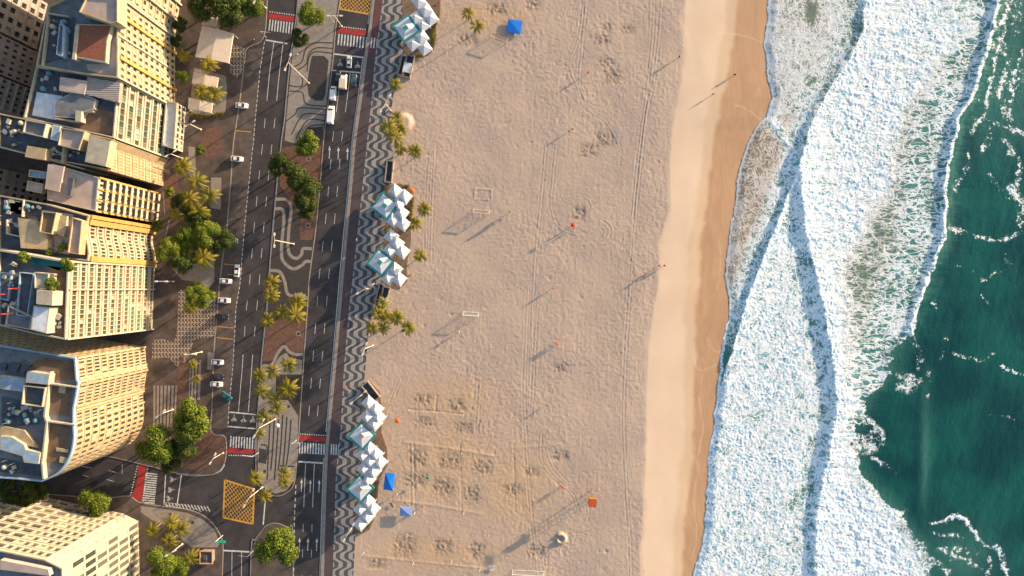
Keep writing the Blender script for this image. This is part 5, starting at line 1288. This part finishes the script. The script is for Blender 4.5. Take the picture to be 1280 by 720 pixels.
for k in range(8): mb.tube([(-.4, 2.6-k*.17, .2+k*.42), (.4, 2.6-k*.17, .2+k*.42)], .035, 6)
mb.build('ladder', m_wood, root)
# goals
def goal(c, ang, w, label, m, h=2.0, dp=1.2):
    X, Y = W(*c); root = empty('football_goal', (X, Y, 0), ang); tag(root, label, 'goal', 'beach football goals')
    mb = MB(); r = .1
    for s in (-1, 1): mb.tube([(s*w/2, 0, -.1), (s*w/2, 0, h)], r, 8)
    mb.tube([(-w/2, 0, h), (w/2, 0, h)], r, 8); mb.build('goal_frame', m, root)
    mb = MB()
    for s in (-1, 1): mb.tube([(s*w/2, 0, h), (s*w/2, dp, .1)], .06, 6)
    mb.tube([(-w/2, dp, .1), (w/2, dp, .1)], .07, 6); mb.build('rear_frame', m, root)
    mb = MB(); n = 16
    for k in range(n+1): x = -w/2+w*k/n; mb.tube([(x, 0, h), (x, dp, .1)], .012, 3)
    for k in range(6): t = (k+1)/7; mb.tube([(-w/2, dp*t, h-(h-.1)*t), (w/2, dp*t, h-(h-.1)*t)], .012, 3)
    mb.build('net', m, root)
goal((588.5,394.5), R(-4), 5.4, 'white football goal in the middle of the beach', m_post); goal((601.5,267), R(-6), 5.6, 'pale football goal with a plank right of the middle kiosks', mat('beige_timber', (.55,.45,.36), .8))
goal((623,51), R(-18), 5.8, 'sand coloured football goal below the blue square gazebo', mat('sandy_timber', (.46,.34,.24), .8), 1.6, 2.2); goal((660,717), R(-3), 11, 'long low white goal frame at the bottom edge', m_post, 1.6, 1)
def court_post(c, label):
    X, Y = W(*c); mb = MB(); mb.tube([(X, Y, -.2), (X, Y, 2.5)], .06, 8); mb.tube([(X, Y, 2.5), (X, Y, 2.62)], .1, 8); mb.tube([(X, Y, 0), (X+.35, Y, -.15)], .04, 6)
    tag(mb.build('court_post', m_post), label, 'post', 'beach court posts')
for i, c in enumerate(((517,560),(519,640),(577,566),(580,640),(455,690),(517,703),(600,711),(512,512),(580,518),(565,700))): court_post(c, f'thin white net post on the beach courts, {ORD[i]} of ten by the pits')
#==SPLIT==
# ================================================================== STREET LAMPS
def make_lamp(h, arm=2.6):
    root = empty('street_lamp', (0, 0, 0)); mb = MB(); mb.tube([(0,0,0),(0,0,h*.5),(0,0,h)], [.2,.15,.1], 10); mb.build('pole', m_lp, root, True)
    mb = MB(); mb.tube([(0,0,0),(0,0,.5)], [.4,.32], 10); mb.build('base', m_lp, root)
    for s in (-1, 1):
        mb = MB(); mb.tube([(0,0,h-.1),(s*arm*.6,0,h+.25),(s*arm,0,h+.3)], [.08,.07,.06], 6); a = mb.build('arm', m_lp, root)
        mb = MB(); mb.box(min(s*arm, s*(arm+1)), -.25, h+.2, max(s*arm, s*(arm+1)), .25, h+.42); mb.build('lamp_head', m_post, a)
    return root
m_lp = mat('pale_lamp_post', (.58,.50,.42), .5, noise=.1)
lampu = {}
def put_lamp(base, h, ang, label, arm=2.6):
    if (h, arm) not in lampu: o = make_lamp(h, arm); lampu[(h, arm)] = o
    else: o = copy_tree(lampu[(h, arm)])
    X, Y = W(*base); o.location = (X, Y, .12); o.rotation_euler = (0, 0, ang); tag(o, label, 'street lamp', 'tall lamp posts'); return o
put_lamp((386,104), 22, R(70), 'tall lamp post over the dark oval of the upper median', 2.0); put_lamp((367,305), 19, R(90), 'tall lamp post over the white ribbons of the median', 1.4)
put_lamp((344,524), 15, R(60), 'lamp post beside the lower median palms'); put_lamp((328,609), 12, R(60), 'lamp post at the rounded south tip of the median')
put_lamp((466,432), 13, R(70), 'white floodlight post on the promenade between kiosk clusters', 1.4); put_lamp((488,138), 9, R(60), 'lamp post beside the palms by the sand mound'); put_lamp((443,655), 8, R(60), 'white lamp post at the foot of the bottom kiosks')
put_lamp((453,493), 6, R(40), 'short lamp post above the bottom kiosks'); put_lamp((427,33), 9, R(0), 'lamp post on the median beside the top right crossing', 1.6); put_lamp((463,361), 8, R(30), 'lamp post by the stairwell below the middle kiosks')
put_lamp((251,32+130), 8, R(30), 'lamp post on the pavement below the lowest marquee', 1.2); put_lamp((228,198), 8, R(30), 'lamp post beside the pale path in the garden', 1.2); put_lamp((217,352), 8, R(0), 'lamp post in front of the white hotel', 1.2)
put_lamp((252,440), 8, R(0), 'lamp post at the end of the zigzag paving', 1.2); put_lamp((216,512), 8, R(40), 'lamp post over the striped garden paving', 1.2); put_lamp((228,680), 8, R(30), 'lamp post between the corner palms', 1.2)
put_lamp((332,10), 8, R(60), 'lamp post at the top left of the avenue', 1.2); put_lamp((279,566), 8, R(60), 'lamp post on the pavement corner beside the lower left crossing', 1.2)
# traffic gantry / green sign
X, Y = W(283, 669); root = empty('traffic_sign', (X, Y, .1)); tag(root, 'green overhead direction sign above the intersection', 'road sign')
mb = MB(); mb.tube([(-1.2,0,0),(-1.2,0,6)], .1, 8); mb.tube([(-1.2,0,6),(2.2,0,6)], .07, 6); mb.build('pole', m_post, root)
mb = MB(); mb.box(-.4,-.12,5.5,2.2,-.02,6.6); mb.box(-.4,-.5,6.05,2.2,.5,6.15); mb.build('panel', mat('green_sign', (.02,.30,.20), .5), root)
def signal(c, ang, label):
    X, Y = W(*c); root = empty('traffic_light', (X, Y, .1), ang); tag(root, label, 'traffic light', 'traffic lights at the crossings')
    mb = MB(); mb.tube([(0,0,0),(0,0,5.6),(3.6,0,6.0)], [.1,.09,.06], 8); mb.build('pole', m_post, root)
    mb = MB(); mb.box(3.3,-.2,5.2,3.6,.2,6.1); mb.build('signal_head', m_roofd, root)
signal((333,47), R(-8), 'traffic light arm at the top left crossing'); signal((418,28), R(0), 'traffic light arm at the top right crossing'); signal((323,566), R(170), 'traffic light arm over the lower left red crossing'); signal((371,550), R(10), 'traffic light arm over the lower right red crossing'); signal((317,688), R(170), 'traffic light arm over the stop line below the yellow box')

# ================================================================== VEHICLES
m_tyre = mat('tyre_rubber', (.02,.02,.02), .8, noise=0); m_rim = mat('wheel_rim', (.5,.5,.5), .3, metal=.8, noise=0)
m_cg = mat('car_glass', (.015,.018,.022), .06, spec=.8, noise=0); m_hl = mat('headlight_lens', (.7,.7,.72), .1, noise=0); m_tl = mat('tail_light_lens', (.45,.02,.02), .2, noise=0)
paints = {k: mat(k+'_car_paint', c, .3, noise=.03, spec=.6) for k, c in dict(white=(.75,.75,.76), silver=(.45,.50,.54), black=(.02,.022,.028), navy=(.03,.07,.11), teal=(.01,.12,.17), cream=(.62,.53,.42)).items()}
def loft(sections):      # list of (x, halfwidth, z0, z1, inset)
    mb = MB(); ring = []
    for x, w, z0, z1, ins in sections:
        ring.append([(x, -w, z0), (x, -w, z1-.12), (x, -w+ins, z1), (x, w-ins, z1), (x, w, z1-.12), (x, w, z0)])
    V = [p for r_ in ring for p in r_]; F = []
    for i in range(len(ring)-1):
        for k in range(6):
            a = i*6+k; b = i*6+(k+1) % 6; F.append((a, b, b+6, a+6))
    F.append(tuple(range(5, -1, -1))); F.append(tuple((len(ring)-1)*6+k for k in range(6))); mb.add(V, F); return mb
def wheels(root, xs_, yw, r=.32):
    for x in xs_:
        for s in (-1, 1):
            mb = MB(); mb.tube([(x, s*(yw-.2), r), (x, s*yw, r)], r, 16); wo = mb.build('wheel', m_tyre, root); mb = MB(); mb.tube([(x, s*(yw-.05), r), (x, s*(yw+.012), r)], r*.6, 10); mb.build('rim', m_rim, wo)
def make_car(pk):
    p = paints[pk]; root = empty('parked_car', (0, 0, 0))
    b = loft([(-2.15,.74,.35,.72,.1),(-2.08,.82,.22,.86,.12),(-1.5,.88,.2,.92,.1),(-.4,.9,.2,.92,.08),(.9,.9,.2,.9,.08),(1.7,.86,.2,.8,.14),(2.1,.76,.24,.68,.16),(2.18,.66,.35,.6,.12)]).build('body', p, root, False)
    loft([(-1.62,.70,.85,.90,.05),(-1.05,.68,.86,1.36,.16),(.25,.68,.86,1.40,.16),(1.0,.74,.85,.91,.05)]).build('cabin_glass', m_cg, root)
    mb = MB(); V = [(-.98,-.5,1.375),(.2,-.52,1.415),(.2,.52,1.415),(-.98,.5,1.375)]; mb.prism([(v[0], v[1]) for v in V], 1.33, 1.43); mb.build('roof', p, root)
    for s in (-1, 1):
        mb = MB(); mb.box(2.06, min(s*.42, s*.72), .52, 2.17, max(s*.42, s*.72), .66); mb.build('headlight', m_hl, root); mb = MB(); mb.box(-2.17, min(s*.45, s*.74), .6, -2.09, max(s*.45, s*.74), .76); mb.build('tail_light', m_tl, root)
        mb = MB(); mb.box(.55, min(s*.9, s*1.04), .88, .72, max(s*.9, s*1.04), 1.0); mb.build('wing_mirror', p, root)
    wheels(root, (-1.35, 1.35), .9); return root
def make_van(L, truck=False):
    root = empty('delivery_van' if not truck else 'box_truck', (0, 0, 0)); hl = L/2
    if truck:
        loft([(hl-1.9,.95,.4,2.2,.1),(hl-.6,.95,.4,2.2,.15),(hl,.9,.4,1.4,.12)]).build('body', paints['white'], root); mb = MB(); mb.box(-hl,-1.1,.7,hl-2.0,1.1,2.95); mb.build('cargo_box', paints['cream'], root)
        mb = MB(); mb.quad((hl-.62,-.8,2.17),(hl-.02,-.8,1.45),(hl-.02,.8,1.45),(hl-.62,.8,2.17)); mb.v = [(x+.03, y, z+.03) for x, y, z in mb.v]; mb.build('windscreen', m_cg, root)
    else:
        loft([(-hl,.9,.3,2.0,.14),(-hl+.3,.95,.25,2.1,.14),(hl-1.5,.95,.25,2.1,.14),(hl-.8,.94,.25,1.25,.12),(hl,.85,.3,.95,.12)]).build('body', paints['white'], root)
        mb = MB(); mb.quad((hl-1.48,-.74,2.07),(hl-.84,-.78,1.3),(hl-.84,.78,1.3),(hl-1.48,.74,2.07)); mb.v = [(x+.03, y, z+.03) for x, y, z in mb.v]; mb.build('windscreen', m_cg, root)
        for s in (-1, 1): mb = MB(); mb.box(-hl+.7, min(s*.952, s*.97), 1.15, hl-1.9, max(s*.952, s*.97), 1.7); mb.build('side_window', m_cg, root)
    for s in (-1, 1):
        mb = MB(); mb.box(hl-.06, min(s*.5, s*.8), .6, hl+.02, max(s*.5, s*.8), .8); mb.build('headlight', m_hl, root); mb = MB(); mb.box(-hl-.03, min(s*.6, s*.85), .8, -hl+.01, max(s*.6, s*.85), 1.1); mb.build('tail_light', m_tl, root)
    wheels(root, (-hl+.9, hl-1.0), .96, .38); return root
cars0 = {}
def put_car(px, py, deg, pk, label, group='cars parked along the avenue', name=None):
    if pk not in cars0: o = make_car(pk); cars0[pk] = o
    else: o = copy_tree(cars0[pk])
    X, Y = W(px, py); o.location = (X, Y, .008); o.rotation_euler = (0, 0, R(deg)); tag(o, label, 'car', group)
    if name: o.name = name
put_car(303,132.5,-4,'white','white car parked sideways right of the lowest marquee'); put_car(297,199,-5,'white','white car with its nose on the kerb beside the red paving'); put_car(290.5,301,-3,'silver','pale car mostly hidden under the dark garden tree')
put_car(297,338.5,86,'white','white car standing lengthwise at the edge of the parking lane'); put_car(283,351.5,-3,'white','white car parked sideways below the lengthwise white car'); put_car(281,375.5,-3,'white','white car just above the dark car beside the bright tree')
put_car(279,395.5,-5,'black','dark car parked above the yellow bay lines'); put_car(272.5,452.5,-2,'white','white car at the end of the zigzag paving'); put_car(273,470.5,-2,'black','black car parked between two white cars'); put_car(271.5,480,-2,'white','white car directly below the black car'); put_car(283.5,495,-35,'teal','dark teal car pulling out slantwise above the bike box')
put_car(437,78,88,'silver','pale blue car waiting between the bike symbols', 'traffic on the beach road', 'car'); put_car(443,101,86,'navy','dark car right of the box truck', 'traffic on the beach road', 'car'); put_car(423,96,86,'black','black car waiting left of the box truck', 'traffic on the beach road', 'car')
o = make_van(5.2, True); X, Y = W(430.5,103.5); o.location = (X, Y, .01); o.rotation_euler = (0,0,R(86)); tag(o, 'cream box truck waiting in the middle lane', 'truck', 'traffic on the beach road')
o = make_van(4.9); X, Y = W(417.5,117.5); o.location = (X, Y, .01); o.rotation_euler = (0,0,R(86)); tag(o, 'white van in the left lane behind the black car', 'van', 'traffic on the beach road')
o = copy_tree(o); X, Y = W(414.5,144.5); o.location = (X, Y, .01); o.scale = (1.28,1.1,1.1); tag(o, 'long white van last in the queue on the left lane', 'van', 'traffic on the beach road')
# motorcycle
X, Y = W(318, 51); root = empty('motorcycle', (X, Y, .13), R(10)); tag(root, 'dark motorcycle with a red tail on the pavement near the top left crossing', 'motorcycle')
for x in (-.65, .65): mb = MB(); mb.tube([(x,-.06,.3),(x,.06,.3)], .3, 14); mb.build('wheel', m_tyre, root)
mb = MB(); mb.tube([(-.6,0,.6),(-.2,0,.78),(.25,0,.85),(.6,0,.5)], [.12,.2,.18,.08], 8); mb.build('body', m_roofd, root); mb = MB(); mb.tube([(.35,-.35,1.0),(.35,.35,1.0)], .03, 6); mb.build('handlebar', m_metal, root); mb = MB(); mb.box(-.95,-.14,.7,-.6,.14,.95); mb.build('tail_box', m_redmast, root)

# ================================================================== PEOPLE
m_skin = mat('skin', (.30,.16,.10), .6, noise=0); m_hair = mat('dark_hair', (.02,.015,.012), .7, noise=0)
cloth = {k: mat(k+'_cloth', c, .8, noise=.05) for k, c in dict(red=(.80,.045,.02), dark=(.03,.03,.04), green=(.02,.16,.12), orange=(.85,.14,.03), blue=(.02,.16,.5), white=(.65,.65,.65)).items()}
def skinned(name, V, E, Rr, m, parent, lev=1):
    me = bpy.data.meshes.new(name); me.from_pydata(V, E, []); me.materials.append(m); o = bpy.data.objects.new(name, me); COL.objects.link(o); o.parent = parent
    md_ = o.modifiers.new('Skin', 'SKIN'); md_.use_smooth_shade = True
    sv = me.skin_vertices[0].data if me.skin_vertices else None
    if sv is None:
        bpy.context.view_layer.objects.active = o
    for i, r in enumerate(Rr):
        me.skin_vertices[0].data[i].radius = (r, r); me.skin_vertices[0].data[i].use_root = (i == 0)
    s = o.modifiers.new('Sub', 'SUBSURF'); s.levels = lev; s.render_levels = lev; return o
def make_person(shirt, stride=.0):
    root = empty('person', (0, 0, 0))
    V = [(0,0,.95),(0,0,1.15),(0,0,1.38),(0,0,1.5),(.0,0,1.56),(.01,0,1.64),(.01,0,1.72)]; Rr = [.14,.13,.15,.06,.07,.095,.07]
    E = [(i, i+1) for i in range(6)]
    for s in (-1, 1):
        f = s*stride
        k = len(V); V += [(0,s*.10,.88),(f*.25,s*.11,.48),(f*.45-.05*abs(f),s*.11,.07),(f*.45+.16,s*.12,.03)]; Rr += [.095,.06,.04,.035]; E += [(0,k),(k,k+1),(k+1,k+2),(k+2,k+3)]
        k = len(V); V += [(0,s*.2,1.40),(-f*.12,s*.36,1.14),(-f*.25+.16,s*.34,.96),(-f*.25+.2,s*.33,.89)]; Rr += [.055,.042,.03,.028]; E += [(2,k),(k,k+1),(k+1,k+2),(k+2,k+3)]
        h = k+3; hx, hy, hz = V[h]
        for q in range(4):
            kk = len(V); dy = (q-1.5)*.022; V += [(hx+dy, hy, hz-.06), (hx+dy+.01, hy-s*.01, hz-.10-.01*(q in (1, 2)))]; Rr += [.009,.008]; E += [(h,kk),(kk,kk+1)]
        kk = len(V); V += [(hx+.045, hy-s*.01, hz-.02), (hx+.06, hy-s*.015, hz-.055)]; Rr += [.01,.009]; E += [(h,kk),(kk,kk+1)]
    skinned('body', V, E, Rr, m_skin, root)
    Vs = [(0,0,.92),(0,0,1.15),(0,0,1.36),(0,.19,1.39),(-stride*.08,.33,1.2),(0,-.19,1.39),(stride*.08,-.33,1.2)]; skinned('shirt', Vs, [(0,1),(1,2),(2,3),(3,4),(2,5),(5,6)], [.20,.185,.20,.11,.095,.11,.095], shirt, root)
    Vs = [(0,0,.93),(0,.1,.86),(stride*.2,.11,.6),(0,-.1,.86),(-stride*.2,-.11,.6)]; skinned('shorts', Vs, [(0,1),(1,2),(0,3),(3,4)], [.16,.12,.09,.12,.09], cloth['dark'], root)
    mb = MB(); mb.tube([(-.01,0,1.60),(-.015,0,1.68),(-.01,0,1.76),(0,0,1.79)], [.085,.108,.085,.02], 12); mb.build('hair', m_hair, root, True)
    return root
ppl = {}
def put_person(px, py, shirt, label, walk=0, deg=None, scl=1.0, z=0):
    key = (shirt, walk)
    if key not in ppl: o = make_person(cloth[shirt], .45 if walk else .05); ppl[key] = o
    else: o = copy_tree(ppl[key])
    X, Y = W(px, py, 1); o.location = (X, Y, z); o.rotation_euler = (0, 0, R(deg if deg is not None else random.uniform(0, 360))); o.scale = (scl,)*3; tag(o, label, 'person', 'people on the beach and promenade')
def bz(px, py): return float(beach_base(np.array([[px]]), np.array([[py]]))[0, 0])
PP = [(735,91,'red','person in red standing highest up the open sand'),(716,161,'red','person in red walking between tyre tracks'),(692,360,'orange','person in orange on mid beach level with the goal row'),(696,428.5,'red','person in red beside a second one on mid beach'),
 (698,430.5,'orange','person in orange standing against the one in red'),(684.5,506,'orange','person in orange with a thin long shadow on lower mid beach'),(703,607.5,'orange','person in orange up the sand from the lifeguard tower'),(704,609.5,'red','person in red touching shoulders with one near the lifeguard tower'),
 (849,71,'dark','person in dark clothes where rough sand ends near the top'),(920,92,'dark','person in dark clothes on the wet sand near the top'),(892,117,'dark','person in dark clothes on the smooth dry sand near the top'),(831,332,'dark','person in dark clothes leading at the smooth sand edge'),(824.5,332,'red','person in red close to the smooth sand edge'),
 (805,346,'red','person in red trailing the pair at the smooth sand edge'),(637,265,'green','person in green standing alone right of the plank goal'),(616,280,'green','person in green below the plank goal'),(626,275,'dark','person in dark clothes near the plank goal'),(529,633,'orange','person in orange right of the pale blue gazebo'),
 (574,415,'white','person in white crouched shadow below the white goal'),(464,158,'red','person in red on the upper promenade beside the palms'),(433,484,'red','person in red on the promenade above the bottom kiosks'),(420,656.5,'red','person in red on the promenade beside the lowest kiosk'),(480,225,'blue','person in blue beside the long open stairwell'),
 (715,282,'red','person in red in the group at the beach umbrella'),(719,284,'white','person in white in the group at the beach umbrella'),(422,637,'dark','person in dark clothes on the cycle path beside the bottom kiosks'),(300,335,'red','person in red standing by the lengthwise white car'),(496,618,'white','person in white beside the bright blue gazebo'),(446,300,'white','person in white on the promenade left of the middle kiosks'),(372,58+10,'white','person in white on the upper median')]
PP = [p for p in PP if not (p[0] in (300,))]
for i, (x, y, s, l) in enumerate(PP): put_person(x, y, s, l, walk=i % 2, scl=1.15, z=(.12 if x < 480 else bz(x, y)))
# umbrellas / cushions
def umbrella(px, py, m, label, r=1.15, h=2.2, z=0):
    X, Y = W(px, py, h); root = empty('beach_umbrella', (X, Y, z)); tag(root, label, 'beach umbrella')
    mb = MB(); n = 10; V = [(0,0,h+.35)]+[(r*math.cos(2*math.pi*k/n), r*math.sin(2*math.pi*k/n), h) for k in range(n)]; mb.add(V, [(0, k+1, (k+1) % n+1) for k in range(n)]); mb.build('canopy', m, root); mb = MB(); mb.tube([(0,0,-.1),(0,0,h+.3)], .03, 6); mb.build('pole', m_post, root)
umbrella(716.5, 281, cloth['red'], 'red beach umbrella beside the square pit, casting a broad shadow', .75, 2.6); umbrella(534.5, 597, cloth['green'], 'green beach umbrella on the courts', .6, 1.6); umbrella(475, 633, cloth['green'], 'green umbrella between kiosk deck and sand', .6, 1.6)
umbrella(347,532,m_can,'white parasol on the median between the palm cluster and its south tip',.85,2.3,.12); umbrella(497,526,cloth['orange'],'larger orange umbrella on the sand right of the bottom kiosks',.9,2.2); umbrella(515.5,238.5,cloth['orange'],'orange umbrella at the upper right tip of the middle kiosks',.9,2.0)
def lounger(c, ang, label, m):
    X, Y = W(*c); root = empty('beach_lounger', (X, Y, 0), ang); tag(root, label, 'lounger')
    mb = MB(); mb.box(-.3,-.9,.32,.3,.4,.4); mb.build('seat', m, root); mb = MB(); mb.add([(-.3,.4,.36),(.3,.4,.36),(.3,.95,.8),(-.3,.95,.8),(-.3,.45,.3),(.3,.45,.3),(.3,1,.74),(-.3,1,.74)], [(0,1,2,3),(7,6,5,4),(0,4,5,1),(1,5,6,2),(2,6,7,3),(3,7,4,0)]); mb.build('backrest', m, root)
    for sx in (-1,1):
        for sy in (-.8,.35): mb = MB(); mb.box(sx*.27-.03, sy-.03, -.05, sx*.27+.03, sy+.03, .32); mb.build('leg', m_post, root)
lounger((613,710), R(5), 'white lounger left of its twin at the bottom of the beach', m_can); lounger((616.5,710), R(-8), 'white lounger right of its twin at the bottom of the beach', m_can); lounger((490,631), R(30), 'dark folding lounger between gazebo and courts', m_roofd); lounger((477,600), R(-30), 'white lounger beside the bright blue gazebo', m_can)
# tables and chairs on kiosk decks, fixed stools
m_redpl = mat('red_plastic', (.42,.05,.03), .5, noise=.05)
def tableset(c, label):
    X, Y = W(*c); root = empty('cafe_table', (X, Y, .125), random.uniform(0, 3)); tag(root, label, 'table', 'cafe tables round the kiosks')
    mb = MB(); mb.tube([(0,0,.7),(0,0,.74)], .42, 12); mb.build('tabletop', m_wood, root); mb = MB(); mb.tube([(0,0,0),(0,0,.7)], .05, 6); mb.build('leg', m_metal, root)
def chair(c, a, r, label, m):
    X, Y = W(*c); root = empty('cafe_chair', (X+r*math.cos(a), Y+r*math.sin(a), .125), a); tag(root, label, 'chair', 'cafe chairs round the kiosks')
    mb = MB(); mb.box(-.22,-.22,.42,.22,.22,.46); mb.build('seat', m, root); mb = MB(); mb.box(.2,-.22,.46,.24,.22,.85); mb.build('backrest', m, root)
    for sx in (-.19,.19):
        for sy in (-.19,.19): mb = MB(); mb.box(sx-.02,sy-.02,0,sx+.02,sy+.02,.42); mb.build('leg', m, root)
for i, (c, t) in enumerate((((474,548),'right of the upper bottom kiosk'),((478,556),'at the east edge of the bottom kiosk deck'),((468,604),'right of the lower bottom kiosk'),((508,296),'at the waist of the middle kiosk deck'),((512,345),'at the lower right of the middle kiosks'),((541,10),'on the paved terrace of the top kiosks'),((546,6),'at the outer rim of the top kiosk terrace'))):
    tableset(c, 'small round cafe table '+t)
    for q in range(2): chair(c, .6+q*2.9, .75, f'{["red","brown"][q]} cafe chair at the table {t}', [m_redpl, m_wood][q])
